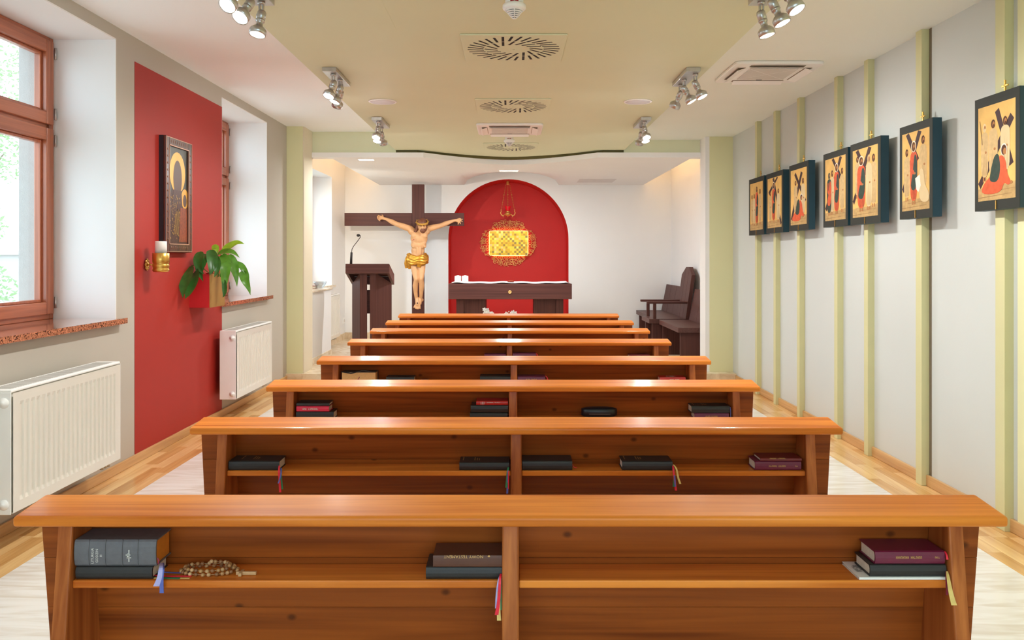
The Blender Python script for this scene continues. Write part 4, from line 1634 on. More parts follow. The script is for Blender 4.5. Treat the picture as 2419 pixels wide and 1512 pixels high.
fi = lambda u, v, l: (xp + .0002 + l, py0 + (py1 - py0) * u, pz0 + (pz1 - pz0) * v)


def ell(cx, cy, rx, ry, n=24, a0=0, a1=2 * PI):
    return [(cx + rx * math.cos(a0 + (a1 - a0) * i / n), cy + ry * math.sin(a0 + (a1 - a0) * i / n)) for i in range(n if abs(a1 - a0 - 2 * PI) < 1e-6 else n + 1)]


pic_poly(ipn, [(0, 0), (1, 0), (1, 1), (0, 1)], 0, 0, fi)
pic_poly(ipn, [(0, 0), (1, 0), (1, .22), (.86, .44), (.6, .56), (.3, .60), (.06, .5), (0, .4)], 3, .0004, fi)
pic_poly(ipn, ell(.48, .74, .40, .215), 1, .0008, fi)
pic_poly(ipn, ell(.86, .48, .19, .105), 1, .0008, fi)
pic_poly(ipn, ell(.48, .68, .22, .19), 2, .0012, fi)
pic_poly(ipn, ell(.86, .46, .095, .065), 2, .0012, fi)
pic_poly(ipn, [(.28, .56), (.68, .56), (.72, .40), (.2, .40)], 3, .0013, fi)
pic_poly(ipn, [(.62, .38), (.98, .38), (.98, .02), (.55, .02)], 5, .0014, fi)
rnd = random.Random(5)
for k in range(90):
    u, v = rnd.uniform(.04, .6), rnd.uniform(.03, .5)
    pic_poly(ipn, ell(u, v, .012, .008, 6), 4, .0017, fi)
for k in range(5):
    u = .3 + k * .05
    pic_poly(ipn, [(u, .1), (u + .015, .1), (u + .1, .34), (u + .085, .34)], 4, .0018, fi)
ipn.build('painted_panel', IC, ic, recalc=False)

# brass wall candle holder
dc = 5.473
cz = Z(625, dc)
ch = thing('candle_sconce', (-2.36, dc, 1.246), 'brass wall sconce with a white candle on the red wall', 'candle holder')
ro = MB()
ro.lathe([(.026, 0), (.024, .006), (.012, .012), (.006, .016)], (WL + .003, dc, cz), (1, 0, 0), 20)
for k in range(8):
    a = 2 * PI * k / 8
    ro.ball((WL + .008, dc + .024 * math.cos(a), cz + .030 * math.sin(a)), (.005, .011, .011), 8, 6)
ro.build('rosette', M_gold, ch)
MB().tube([(WL + .008, dc, cz), (-2.41, dc, cz)], .0055, 10).build('arm', M_gold, ch)
cxx = -2.36
b0 = 1.246
MB().lathe([(.03, b0), (.048, b0 + .003), (.0535, b0 + .012), (.0535, b0 + .02), (.049, b0 + .026), (.052, b0 + .034), (.055, b0 + .042), (.052, b0 + .051), (.049, b0 + .056), (.052, b0 + .062), (.054, b0 + .066), (.054, b0 + .128), (.050, b0 + .130), (.048, b0 + .124), (.001, b0 + .122)], (cxx, dc, 0), n=36).build('cup', M_gold, ch)
MB().lathe([(.038, b0 + .122), (.0375, b0 + .2), (.0365, b0 + .208), (.033, b0 + .205), (.028, b0 + .198), (.001, b0 + .196)], (cxx, dc, 0), n=30).build('candle', M_wax, ch)

# plant in a red and gold wall box
pl = thing('potted_plant', (-2.38, 6.36, .962), 'drooping green leafy plant in a red and gold wall box', 'plant')
bx0, bx1, by0, by1, bz0, bz1 = WL + .003, -2.30, 6.20, 6.523, .962, 1.222
M_boxred = mat('red_box_lacquer', (196, 26, 32), .5, var=.03)
bxm = MB()
th = .012
bxm.box(bx0, bx1 - .004, by0, by0 + th, bz0, bz1)
bxm.box(bx0, bx1 - .004, by1 - th, by1, bz0, bz1)
bxm.box(bx0, bx0 + th, by0 + th, by1 - th, bz0, bz1)
bxm.box(bx1 - th, bx1 - .004, by0 + th, by1 - th, bz0, bz1)
bxm.box(bx0 + th, bx1 - th, by0 + th, by1 - th, bz0, bz0 + th)
bxm.build('box', M_boxred, pl)
MB().box(bx1 - .004, bx1, by0, by1, bz0, bz1).build('gold_front', M_goldp, pl)
MB().box(bx0 + th, bx1 - th, by0 + th, by1 - th, bz1 - .05, bz1 - .03).build('soil', mat('potting_soil', (50, 36, 28), .9, var=.3, scale=80), pl)
M_leafs = [leaf_mat('leaf_dark', (56, 104, 42), .2), leaf_mat('leaf_mid', (92, 146, 48), .3), leaf_mat('leaf_bright', (142, 184, 54), .4)]


def leaf(px_pts, width, m, ds, face=(0, -1, 0.3), wave=.0):
    """pointed leaf along a curve given as survey pixels and depths"""
    pts = [at(p[0], p[1], dd_) for p, dd_ in zip(px_pts, ds)]
    dense = []
    n = 12
    segs = len(pts) - 1
    for i in range(n + 1):
        t = i / n * segs
        k = min(int(t), segs - 1)
        u = t - k
        p0 = pts[max(k - 1, 0)]
        p1, p2 = pts[k], pts[k + 1]
        p3 = pts[min(k + 2, segs)]
        dense.append(0.5 * ((2 * p1) + (p2 - p0) * u + (2 * p0 - 5 * p1 + 4 * p2 - p3) * u * u + (3 * p1 - p0 - 3 * p2 + p3) * u ** 3))
    mb = MB()
    f = Vector(face).normalized()
    vs, fs = [], []
    for i, p in enumerate(dense):
        t = i / n
        d = (dense[min(i + 1, n)] - dense[max(i - 1, 0)]).normalized()
        s = d.cross(f)
        s = s.normalized() if s.length > 1e-5 else Vector((1, 0, 0))
        nn = s.cross(d).normalized()
        w = width * (1.12 * math.sin(PI * t ** .62) ** .9 * (1 - t ** 3) ** .35 if 0 < t < 1 else 0.02)
        wv = math.sin(t * 14) * wave * width
        for k, c in ((-1, .22), (-.5, .06), (0, -.05), (.5, .06), (1, .22)):
            vs.append(p + s * (w * k) + nn * (w * c * (1 if nn.dot(f) > 0 else -1) + (wv if abs(k) == 1 else 0)))
    for i in range(n):
        for k in range(4):
            fs.append((i * 5 + k, i * 5 + k + 1, i * 5 + 6 + k, i * 5 + 5 + k))
    mb.add(vs, fs, 0, True)
    return mb.build('leaf', M_leafs[m], pl, recalc=False)


def stem(px_pts, ds, r=.003):
    pts = [at(p[0], p[1], dd_) for p, dd_ in zip(px_pts, ds)]
    MB().tube(pts, r, 6).build('stem', M_leafs[1], pl)


D = 6.34
leaf([(448, 630), (441, 650), (434, 680), (432, 704)], .047, 0, (6.2, 6.08, 6.0, 5.96))
leaf([(462, 640), (458, 660), (447, 690), (437, 706)], .050, 0, (6.2, 6.07, 5.99, 5.95), face=(-.2, -1, .1))
leaf([(486, 600), (478, 612), (472, 640), (480, 665)], .042, 0, (6.3, 6.22, 6.17, 6.16), face=(.1, -1, 0))
leaf([(497, 590), (501, 610), (500, 635), (495, 650)], .038, 0, (6.3, 6.24, 6.2, 6.19), face=(.5, -1, 0))
leaf([(474, 594), (469, 612), (470, 632), (482, 648)], .034, 0, (6.26, 6.2, 6.17, 6.16))
leaf([(502, 592), (508, 586), (512, 590), (514, 600)], .028, 2, (6.4, 6.38, 6.37, 6.36), face=(.3, -1, .5))
leaf([(524, 596), (540, 585), (560, 574), (577, 576)], .040, 2, (6.4, 6.4, 6.4, 6.4), face=(-.2, -.8, .8))
leaf([(514, 600), (530, 595), (550, 596), (566, 609)], .030, 1, (6.38, 6.36, 6.35, 6.34), face=(0, -.7, .8))
leaf([(522, 603), (532, 622), (531, 660), (527, 700)], .040, 1, (6.36, 6.31, 6.29, 6.28), face=(.3, -1, .1), wave=.25)
leaf([(537, 603), (549, 620), (557, 648), (560, 677)], .036, 1, (6.42, 6.42, 6.42, 6.42), face=(.3, -1, .2), wave=.25)
leaf([(554, 622), (570, 628), (583, 645), (589, 665)], .022, 1, (6.46, 6.46, 6.46, 6.46), face=(0, -1, .3), wave=.3)
leaf([(571, 640), (577, 655), (585, 675), (592, 697)], .032, 1, (6.46, 6.45, 6.44, 6.44), face=(.1, -1, .2), wave=.3)
leaf([(506, 603), (512, 620), (512, 640), (506, 655)], .028, 0, (6.3, 6.24, 6.21, 6.2), face=(.3, -1, .1))
leaf([(529, 660), (531, 680), (530, 695), (526, 703)], .018, 0, (6.29, 6.28, 6.27, 6.27))
for pp_, dz in ((((512, 655), (500, 620), (488, 602)), (6.36, 6.34, 6.3)), (((514, 655), (506, 615), (500, 592)), (6.36, 6.36, 6.34)), (((518, 652), (516, 620), (524, 598)), (6.36, 6.37, 6.4)), (((520, 652), (524, 622), (537, 603)), (6.38, 6.4, 6.42)), (((520, 654), (540, 620), (556, 622)), (6.38, 6.42, 6.46)), (((508, 655), (488, 615), (474, 594)), (6.34, 6.3, 6.26)), (((505, 655), (470, 625), (452, 628)), (6.32, 6.26, 6.22)), (((516, 654), (512, 620), (516, 600)), (6.36, 6.36, 6.38)), (((560, 622), (566, 632), (572, 642)), (6.46, 6.46, 6.46))):
    stem(pp_, dz)

# ================================================================== stations of the cross on the right wall
M_bd = mat('slate_green_frame', (46, 47, 41), .6, var=.06, spec=.15)
M_bds = mat('teal_frame_side', (18, 58, 72), .5, var=.05)
M_thin = mat('thin_frame_line', (122, 106, 84), .5)
PAL = [mat('paint_ochre', (222, 178, 104), .6, spec=.1, var=.10, scale=12), mat('paint_ground', (186, 152, 100), .6, spec=.1, var=.18, scale=30), mat('paint_cross', (62, 36, 34), .5, spec=.1),
       mat('paint_red', (208, 90, 54), .55, spec=.1, var=.14, scale=40), mat('paint_green', (52, 66, 56), .55, spec=.1, var=.15, scale=40), mat('paint_cream', (204, 172, 122), .6, spec=.1, var=.10, scale=40),
       mat('paint_skin', (170, 116, 70), .6, spec=.1), mat('paint_hair', (84, 52, 34), .6, spec=.1), mat('paint_white', (232, 226, 214), .6, spec=.1), mat('paint_shade', (150, 116, 74), .6, spec=.1), mat('paint_pale', (214, 190, 146), .6, spec=.1, var=.06)]
OCH, GRD, CRS, RED, GRN, CRM, SKN, HAR, WHT, SHD, PLE = range(11)


def bar(u0, v0, u1, v1, w, asp):
    dx, dy = (u1 - u0) * asp, v1 - v0
    L = math.hypot(dx, dy)
    nx, ny = -dy / L * w / asp, dx / L * w
    return [(u0 - nx, v0 - ny), (u1 - nx, v1 - ny), (u1 + nx, v1 + ny), (u0 + nx, v0 + ny)]


def fig(L, u, v0, h, col, w=.2, hair=HAR, lean=0.0, halo=False, mantle=None, cloth=False):
    """standing painted figure: feet, robe, arm, head"""
    hu = u + lean
    L.append(([(u - w * .22, v0 - .02), (u - w * .05, v0 - .02), (u - w * .05, v0 + .06), (u - w * .2, v0 + .06)], SKN))
    L.append(([(u + w * .05, v0 - .015), (u + w * .24, v0 - .015), (u + w * .2, v0 + .06), (u + w * .05, v0 + .06)], SKN))
    L.append(([(u - w * .42, v0 + .03), (u + w * .42, v0 + .03), (u + w * .46, v0 + h * .4), (hu + w * .5, v0 + h * .68), (hu + w * .34, v0 + h * .82), (hu - w * .34, v0 + h * .82), (hu - w * .5, v0 + h * .68), (u - w * .46, v0 + h * .4)], col))
    for k, e_ in ((-.26, .42), (-.08, .66), (.1, .5), (.26, .6)):
        L.append(([(u + w * k, v0 + .05), (u + w * (k + .05), v0 + .05), (u + w * (k * .6 + .02), v0 + h * e_)], SHD if col in (CRM, PLE) else (CRS if col == GRN else HAR)))
    if mantle is not None:
        L.append(([(u - w * .46, v0 + h * .24), (u + w * .2, v0 + h * .18), (u + w * .48, v0 + h * .4), (hu + w * .46, v0 + h * .72), (hu + w * .1, v0 + h * .8), (u - w * .1, v0 + h * .5)], mantle))
    L.append(([(hu - w * .3, v0 + h * .74), (hu - w * .42, v0 + h * .5), (hu + w * .1, v0 + h * .44), (hu + w * .12, v0 + h * .5), (hu - w * .2, v0 + h * .56), (hu - w * .14, v0 + h * .74)], col if mantle is None else RED))
    L.append((ell(hu + w * .16, v0 + h * .47, w * .12, .016, 8), SKN))
    if halo:
        L.append((ell(hu, v0 + h * .90, w * .32, h * .092, 18), WHT))
        L.append((ell(hu, v0 + h * .898, w * .275, h * .08, 18), OCH))
    L.append((ell(hu, v0 + h * .895, w * .22, h * .075, 14), hair))
    L.append((ell(hu + w * .05, v0 + h * .885, w * .13, h * .052, 12), SKN))
    L.append((ell(hu + w * .06, v0 + h * .862, w * .10, h * .028, 10), hair if hair != CRM else SHD))


def fallen(L, u, v, s=1.0):
    L.append(([(u - .40 * s, v), (u + .12 * s, v - .01), (u + .20 * s, v + .10 * s), (u + .30 * s, v + .06), (u + .38 * s, v + .09), (u + .28 * s, v + .17 * s), (u + .24 * s, v + .33 * s), (u + .08 * s, v + .38 * s), (u - .08 * s, v + .20 * s), (u - .34 * s, v + .10 * s)], RED))
    L.append(([(u - .18 * s, v + .12 * s), (u + .05 * s, v + .10 * s), (u + .12 * s, v + .24 * s), (u + .06 * s, v + .40 * s), (u - .06 * s, v + .36 * s), (u - .14 * s, v + .22 * s)], GRN))
    L.append((ell(u + .2 * s, v + .415 * s, .078 * s, .058 * s), WHT))
    L.append((ell(u + .2 * s, v + .41 * s, .065 * s, .05 * s), HAR))
    L.append((ell(u + .22 * s, v + .395 * s, .04 * s, .034 * s), SKN))
    L.append((ell(u + .38 * s, v + .09, .035, .018, 8), SKN))


def chaikin(p):
    out = []
    for i in range(len(p)):
        a, b = p[i], p[(i + 1) % len(p)]
        out.append((a[0] * .75 + b[0] * .25, a[1] * .75 + b[1] * .25))
        out.append((a[0] * .25 + b[0] * .75, a[1] * .25 + b[1] * .75))
    return out


def station(k):
    L = [([(0, 0), (1, 0), (1, 1), (0, 1)], OCH), ([(0, 0), (1, 0), (1, .17), (.6, .14), (.3, .15), (0, .13)], GRD),
         ([(0, .03), (.9, .05), (.9, .055), (0, .04)], SHD), ([(.2, .09), (1, .1), (1, .105), (.2, .096)], SHD)]
    A = .7
    if k == 0:
        fig(L, .16, .12, .66, CRM, .2)
        fig(L, .34, .11, .68, PLE, .2)
        fig(L, .80, .13, .74, CRM, .22)
        fig(L, .55, .12, .82, RED, .24, mantle=GRN)
    elif k == 1:
        L.append((bar(.1, .70, .72, 1.0, .035, A), CRS))
        L.append((bar(.42, .99, .98, .06, .04, A), CRS))
        fig(L, .2, .12, .64, CRM, .22)
        fig(L, .78, .12, .66, PLE, .24)
        fig(L, .45, .12, .80, RED, .25, halo=True, mantle=GRN)
    elif k == 2:
        L.append((bar(.28, .93, .92, .40, .035, A), CRS))
        L.append((bar(.70, .93, .06, .10, .04, A), CRS))
        fig(L, .32, .2, .62, CRM, .24)
        fig(L, .78, .14, .70, PLE, .26)
        fallen(L, .48, .07)
    elif k == 3:
        L.append((bar(.38, 1.0, .82, .62, .04, A), CRS))
        L.append((bar(.78, 1.0, .02, .18, .045, A), CRS))
        fig(L, .84, .13, .70, CRM, .24)
        fig(L, .36, .11, .72, PLE, .22)
        fig(L, .21, .10, .70, GRN, .24, hair=GRN, mantle=RED)
        fig(L, .58, .11, .80, RED, .26, halo=True, mantle=GRN)
    elif k == 4:
        L.append((bar(.18, 1.0, .56, .62, .045, A), CRS))
        L.append((bar(.70, 1.0, .0, .22, .05, A), CRS))
        fig(L, .2, .3, .62, CRM, .24)
        fig(L, .84, .14, .76, CRM, .26)
        fig(L, .66, .11, .80, PLE, .26, hair=CRM)
        fig(L, .36, .10, .80, RED, .34, halo=True, mantle=GRN)
    elif k == 5:
        L.append((bar(.20, 1.0, .58, .62, .045, A), CRS))
        L.append((bar(.66, 1.0, .0, .26, .05, A), CRS))
        fig(L, .18, .14, .68, CRM, .24)
        fig(L, .78, .22, .72, CRM, .28)
        fig(L, .44, .09, .80, RED, .28, halo=True, mantle=GRN)
        L.append(([(.66, .10), (.98, .08), (1.0, .2), (.84, .30), (.8, .5), (.66, .52), (.64, .3)], PLE))
        L.append(([(.5, .40), (.66, .44), (.7, .3), (.62, .22), (.54, .26)], WHT))
    else:
        L.append((bar(.52, .93, .90, .34, .04, A), CRS))
        L.append((bar(.92, .83, .02, .16, .045, A), CRS))
        fig(L, .18, .22, .62, CRM, .22, hair=PLE)
        fig(L, .42, .24, .62, CRM, .26)
        fig(L, .74, .26, .60, PLE, .26)
        L.append((bar(.05, .86, .12, .60, .006, A), SHD))
        fallen(L, .5, .07, 1.05)
    return L


# far and near edge of each picture face on the survey, and its upper and lower edge at the far side
ST = [(1769.4, 1805, 425.6, 556.5), (1810.2, 1850, 413, 551.8), (1864.3, 1910, 393, 546.3), (1945, 2002.8, 366, 538), (2009, 2080.4, 343.5, 532), (2125.4, 2203, 303, 519), (2303, 2409, 238, 500)]
STL = ['smallest far-left station painting, figures in a row without a cross',
       'second station painting from the chancel, cross taken up by red-robed figure',
       'third station painting from the chancel, crouching red-robed figure',
       'fourth station painting, dark-veiled figure at left, touching the fifth painting',
       'fifth station painting, third from the right, beside the touching fourth',
       'sixth station painting, second from right, with a white veil held out',
       'nearest and largest station painting at right edge, fallen red-robed figure']
XF = 2.36
for k, (pa, pb, ta, ba) in enumerate(ST):
    yf = F * XF / (pa - VX)
    yn = F * XF / (pb - VX)
    zt, zb = Z(ta, yf), Z(ba, yf)
    yc = (yf + yn) / 2
    t = thing('station_painting', (XF + .02, yc, zb), STL[k], 'painting', 'stations of the cross on the right wall')
    MB().box(XF + .0015, SPX - .002, yn, yf, zb, zt).build('board', M_bds, t)
    fn = lambda u, v, l: (XF - l, yf + (yn - yf) * u, zb + (zt - zb) * v)
    MB().box(XF, XF + .0015, yn, yf, zb, zt).build('frame_face', M_bd, t)
    pm = MB()
    mu, m0, m1 = .085, .085, .085
    for i, (pts, m) in enumerate(station(k)):
        if m not in (OCH, CRS, SHD, GRD) and 5 < len(pts) < 14:
            pts = chaikin(chaikin(pts))
        # clip loosely to the picture field
        q = [(min(max(u, 0), 1), min(max(v, 0), 1)) for u, v in pts]
        pic_poly(pm, [(mu + (1 - 2 * mu) * u, m0 + (1 - m0 - m1) * v) for u, v in q], m, .0004 + .00003 * i, fn)
    pm.build('painting', PAL, t, recalc=False)
    # brass cross pin above and pin below
    cp_ = MB()
    xx = SPX - .012
    cp_.box(xx - .004, xx + .004, yc - .004, yc + .004, zt - .02, zt + .066)
    cp_.box(xx - .004, xx + .004, yc - .024, yc + .024, zt + .034, zt + .042)
    cp_.build('brass_cross', M_gold, t, bevel=.001)
    MB().box(XF - .004, XF, yc - .003, yc + .003, zb + .001, zb + .045).build('brass_pin', M_gold, t)

# ================================================================== crucifix
DCX = 12.22
cx_ = thing('crucifix', (X(987, DCX), DCX + .03, PLAT), 'life-size carved crucifix with gilded loincloth on a dark wooden cross', 'crucifix')
ux0, ux1 = X(973, DCX), X(1002, DCX)
MB().box(ux0, ux1, DCX, DCX + .06, PLAT, Z(435.5, DCX)).build('upright_beam', M_darkz, cx_, bevel=.003)
zb0, zb1 = Z(533.5, DCX), Z(503, DCX)
MB().box(X(813.5, DCX), ux0, DCX + .004, DCX + .058, zb0, zb1).build('cross_beam', M_dark, cx_, bevel=.003)
MB().box(ux1, X(1096, DCX), DCX + .004, DCX + .058, zb0, zb1).build('cross_beam', M_dark, cx_, bevel=.003)


def C(px, py, fwd=.0):
    """point on the carved figure: survey pixel, and how far it stands out from the cross"""
    d = DCX - fwd
    return at(px, py, d)


bd = MB()
# torso
bd.ball(C(990, 563, .13), (.128, .085, .125), 18, 12, rot=Euler((.05, .06, 0)))
bd.ball(C(981, 557, .165), (.066, .05, .062), 14, 10)
bd.ball(C(1000, 556, .165), (.066, .05, .062), 14, 10)
bd.ball(C(989, 578, .125), (.118, .078, .09), 16, 10)
bd.ball(C(987, 592, .115), (.100, .068, .10), 16, 10)
bd.ball(C(986, 605, .12), (.108, .075, .075), 16, 10)
bd.ball(C(986, 615, .12), (.115, .08, .07), 16, 10)
# ribs arch and belly
for s, px in ((-1, 982), (1, 998)):
    bd.cap(C(990, 570, .185), C(px + s * 6, 583, .165), .020, .018, 10)
    bd.ball(C(px + s * 1, 574, .16), (.05, .035, .04), 10, 8)
# ribs and midline relief
for s, pc in ((-1, 989.5), (1, 989.5)):
    for k, v in enumerate((562.5, 566.5, 570.5, 574.5, 578.5)):
        bd.cap(C(pc + s * (9.5 + k * .9), v - 1.0, .193 - .003 * k), C(pc + s * (17.5 - k * .4), v + 2.2, .150), .0085, .0085, 8)
    bd.cap(C(pc + s * 3.2, 586, .180), C(pc + s * 3.2, 600, .176), .020, .022, 8)
# neck and head, bent forward and to the right
bd.cap(C(990, 551, .13), C(995, 541, .17), .044, .042, 12)
hr = Euler((.42, .10, -.12))
hc = C(997.5, 532, .205)
bd.ball(hc, (.066, .078, .098), 18, 14, rot=hr)
bd.ball(C(998.5, 541, .235), (.046, .048, .046), 14, 10, rot=hr)
bd.cap(C(998.2, 532.5, .282), C(999, 538.6, .296), .009, .014, 8)
bd.cap(C(993.5, 531.5, .270), C(1003, 532, .268), .012, .012, 8)
# arms
for pts in (((969.5, 541, .12, .050), (953, 535, .12, .046), (937, 529.5, .11, .037), (925, 523.5, .10, .037), (912.5, 517.5, .08, .021), (906, 516, .075, .022)),
            ((1011, 541, .12, .050), (1025, 537, .12, .045), (1040, 533.5, .11, .036), (1055, 527.5, .10, .036), (1071, 521.5, .08, .021), (1077, 520.5, .075, .022))):
    for a, b in zip(pts[:-1], pts[1:]):
        bd.cap(C(*a[:3]), C(*b[:3]), a[3], b[3], 12)
bd.ball(C(973, 546, .12), (.06, .055, .06), 12, 8)
bd.ball(C(1007, 546, .12), (.06, .055, .06), 12, 8)
bd.ball(C(967, 540, .12), (.05, .05, .048), 12, 8)
bd.ball(C(1013, 540, .12), (.05, .05, .048), 12, 8)
# hands, fingers curling open
bd.ball(C(902, 514.5, .075), (.036, .020, .030), 12, 8)
bd.ball(C(1081, 521, .075), (.036, .020, .028), 12, 8)
for a, b, c in (((899, 511), (894, 509), (893, 512)), ((898, 513), (891.5, 512), (892, 515.5)), ((898, 516), (892.5, 516), (894, 519)), ((899, 518), (895, 520), (897.5, 521.5)), ((905, 512), (904, 508.5), (902, 508))):
    bd.cap(C(a[0], a[1], .08), C(b[0], b[1], .10), .0105, .0095, 8)
    bd.cap(C(b[0], b[1], .10), C(c[0], c[1], .118), .0095, .008, 8)
for a, b, c in (((1084, 519.5), (1089, 518), (1093, 518)), ((1085, 521), (1090, 522), (1092.5, 523.5)), ((1084, 523), (1087, 526), (1087.5, 528.5)), ((1082, 524), (1083, 527), (1082, 530)), ((1080, 518), (1084, 516.5), (1087, 516))):
    bd.cap(C(a[0], a[1], .08), C(b[0], b[1], .10), .0105, .0095, 8)
    bd.cap(C(b[0], b[1], .10), C(c[0], c[1], .105), .0095, .008, 8)
# legs, knees forward, feet crossed
for pts in (((978.5, 620, .12, .066), (980, 640, .16, .051), (982.8, 658.5, .20, .037), (982.8, 663, .20, .036), (981, 675, .17, .040), (981.8, 690, .14, .031), (983.5, 704, .12, .025)),
            ((995.5, 620, .12, .066), (996.3, 640, .16, .051), (995.2, 657, .20, .037), (995.2, 662, .20, .036), (996, 674, .17, .040), (995, 690, .14, .031), (994.3, 703, .11, .025))):
    for a, b in zip(pts[:-1], pts[1:]):
        bd.cap(C(*a[:3]), C(*b[:3]), a[3], b[3], 14)
bd.ball(C(983, 660, .222), (.029, .024, .036), 12, 8)
bd.ball(C(995.2, 659, .222), (.029, .024, .036), 12, 8)
bd.ball(C(997.2, 708.5, .075), (.022, .028, .026), 10, 8)
bd.cap(C(985, 706, .12), C(986.5, 719, .15), .030, .033, 10)
bd.cap(C(993, 705, .10), C(991, 718, .12), .030, .030, 10)
for k, (a, b) in enumerate((((981, 721), (978, 726)), ((983.5, 722), (981.5, 728.5)), ((986, 722), (985, 729.5)), ((988.5, 722), (988.3, 729.3)), ((991.2, 720.5), (992.4, 728.5)))):
    bd.cap(C(a[0], a[1], .155), C(b[0], b[1], .165), .014, .0105, 8)
body = remesh(bd, .0055, 4, .5)
M_flesh = mat('polychrome_flesh', (212, 160, 112), .5, var=.09, scale=9, bump=.05, bscale=60)
body.build('corpus', M_flesh, cx_)
# hair and beard
hm = MB()
hm.ball(hc + Vector((0, .012, .018)), (.076, .088, .092), 18, 14, rot=hr)
hm.ball(hc + hr.to_matrix() @ Vector((0, -.014, .048)), (.070, .082, .058), 18, 14, rot=hr)
for pts in (((990, 528, .19, .030), (986.5, 536, .175, .026), (983, 543, .17, .022), (979.5, 549, .175, .014)),
            ((988, 530, .20, .026), (985, 540, .19, .024), (982, 548, .185, .012)),
            ((1004, 528, .19, .030), (1006, 537, .17, .026), (1005, 545, .165, .018)),
            ((990, 524, .16, .035), (990, 540, .12, .035), (988, 549, .12, .02))):
    for a, b in zip(pts[:-1], pts[1:]):
        hm.cap(C(*a[:3]), C(*b[:3]), a[3], b[3], 10)
remesh(hm, .0065, 4, .5).build('hair', mat('carved_brown_hair', (112, 64, 42), .5, var=.2, scale=40, bump=.2, bscale=90), cx_)
bm_ = MB()
bm_.ball(C(998.8, 545.2, .262), (.040, .032, .040), 14, 10, rot=hr)
bm_.cap(C(993.5, 541, .25), C(998.8, 549, .27), .014, .016, 8)
bm_.cap(C(1004, 541, .25), C(998.8, 549, .27), .014, .016, 8)
bm_.cap(C(995.8, 540.4, .287), C(1002, 540.4, .287), .006, .006, 8)
remesh(bm_, .005, 3, .5).build('beard', MATS['carved_brown_hair'], cx_)
for px in (995.6, 1001.8):
    MB().ball(C(px, 534.2, .279), (.012, .006, .0045), 10, 6).build('eye', mat('painted_eyelid', (120, 78, 56), .6), cx_)
MB().ball(C(998.9, 541.8, .290), (.012, .005, .0035), 10, 6).build('mouth', mat('painted_lips', (168, 84, 70), .5), cx_)
# crown of thorns, two twisted strands
cw = MB()
R3 = hr.to_matrix()
for ph in (0, 1.0, 2.1):
    pts = []
    for i in range(33):
        a = 2 * PI * i / 32
        q_ = Vector((.083 * math.cos(a), .094 * math.sin(a), 0))
        q_ *= 1 + .03 * math.cos(a * 7 + ph * 2)
        q_.z = .013 * math.sin(a * 7 + ph * 2) + .048
        pts.append(hc + R3 @ q_)
    cw.tube(pts, .0072, 6)
for i in range(14):
    a = 2 * PI * i / 14
    b0 = hc + R3 @ Vector((.083 * math.cos(a), .094 * math.sin(a), .048))
    b1 = hc + R3 @ Vector((.105 * math.cos(a + .2), .118 * math.sin(a + .2), 
                              .048 + .02 * (-1) ** i))
    cw.tube([b0, b1], [.005, .001], 5)
cw.build('crown_of_thorns', mat('gilded_thorns', (204, 156, 72), .4, .5, var=.15, scale=30), cx_)
# wound and nail marks
wd = MB()
wd.tube([C(974, 568.5, .212), C(976.5, 566, .224), C(979, 565.5, .230)], [.002, .006, .002], 8)
wd.build('side_wound', mat('painted_wound', (186, 62, 58), .5), cx_)
MB().ball(C(986, 716, .187), (.010, .006, .011), 10, 8).build('nail', mat('dark_nail', (70, 40, 34), .5), cx_)
# gilded loincloth: folded bands round the hips, knots and hanging ends
lc = MB()
for v, r, am in ((604.5, .026, 0), (609.5, .030, 1.2), (615, .030, 2.0), (620, .026, 3.0)):
    pts = []
    for i in range(21):
        a = PI + PI * i / 20 * 1.0
        ca, sa = math.cos(a), math.sin(a)
        c = C(987.5, v + 4 * abs(sa) * .6 + 1.5 * math.sin(i * .8 + am), .12)
        pts.append(c + Vector((ca * .135, sa * .100, 0)))
    lc.tube(pts, r, 8)
lc.ball(C(986.5, 612, .12), (.13, .095, .075), 16, 10)
for pts, r in (([(965, 603, .14), (961, 612, .16), (958.5, 622, .15), (960.5, 633, .13)], .028), ([(968, 604, .16), (965, 615, .17), (966, 626, .16), (968, 635, .14)], .026), ([(973, 607, .18), (971, 618, .18), (969.5, 628, .16)], .024),
               ([(962, 602, .12), (967, 600.5, .15), (970, 604, .17)], .024),
               ([(1004, 600, .15), (1003, 608, .18), (995, 613, .20)], .024), ([(1004, 598, .12), (1008, 606, .14), (1009.5, 613, .13)], .024), ([(998, 611, .19), (1006, 611, .17), (1009, 616, .15)], .022),
               ([(993, 611, .205), (990, 620, .215), (987, 630, .20)], .022), ([(994, 611, .205), (993, 622, .215), (991.5, 632, .20)], .020),
               ([(973, 609, .19), (981, 614, .21), (991, 611, .205)], .020), ([(974, 616, .19), (982, 619, .21), (990, 615, .205)], .018), ([(972, 622, .18), (980, 622, .21), (986, 618, .2)], .018)):
    pp_ = [C(*q_) for q_ in pts]
    lc.tube(pp_, [r * .8, r] + [r * .9] * (len(pp_) - 2), 8)
remesh(lc, .0058, 2, .5).build('loincloth', M_gilt, cx_)

# ================================================================== ambo
DA = 9.85
am = thing('ambo', (X(872, DA), DA + .2, PLAT), 'dark wooden ambo with sloping reading desk left of the crucifix', 'lectern')
xl, xr = X(816, DA), X(919.5, DA)
yn_, yf_ = DA, DA + .42
zt0, zb0_ = Z(623, DA), Z(645.5, DA)
zt1, zb1_ = Z(648, yf_), Z(672.5, yf_)
dk = MB()
dk.hexa([(xl, yn_, zb0_), (xr, yn_, zb0_), (xr, yf_, zb1_), (xl, yf_, zb1_), (xl, yn_, zt0), (xr, yn_, zt0), (xr, yf_, zt1), (xl, yf_, zt1)])
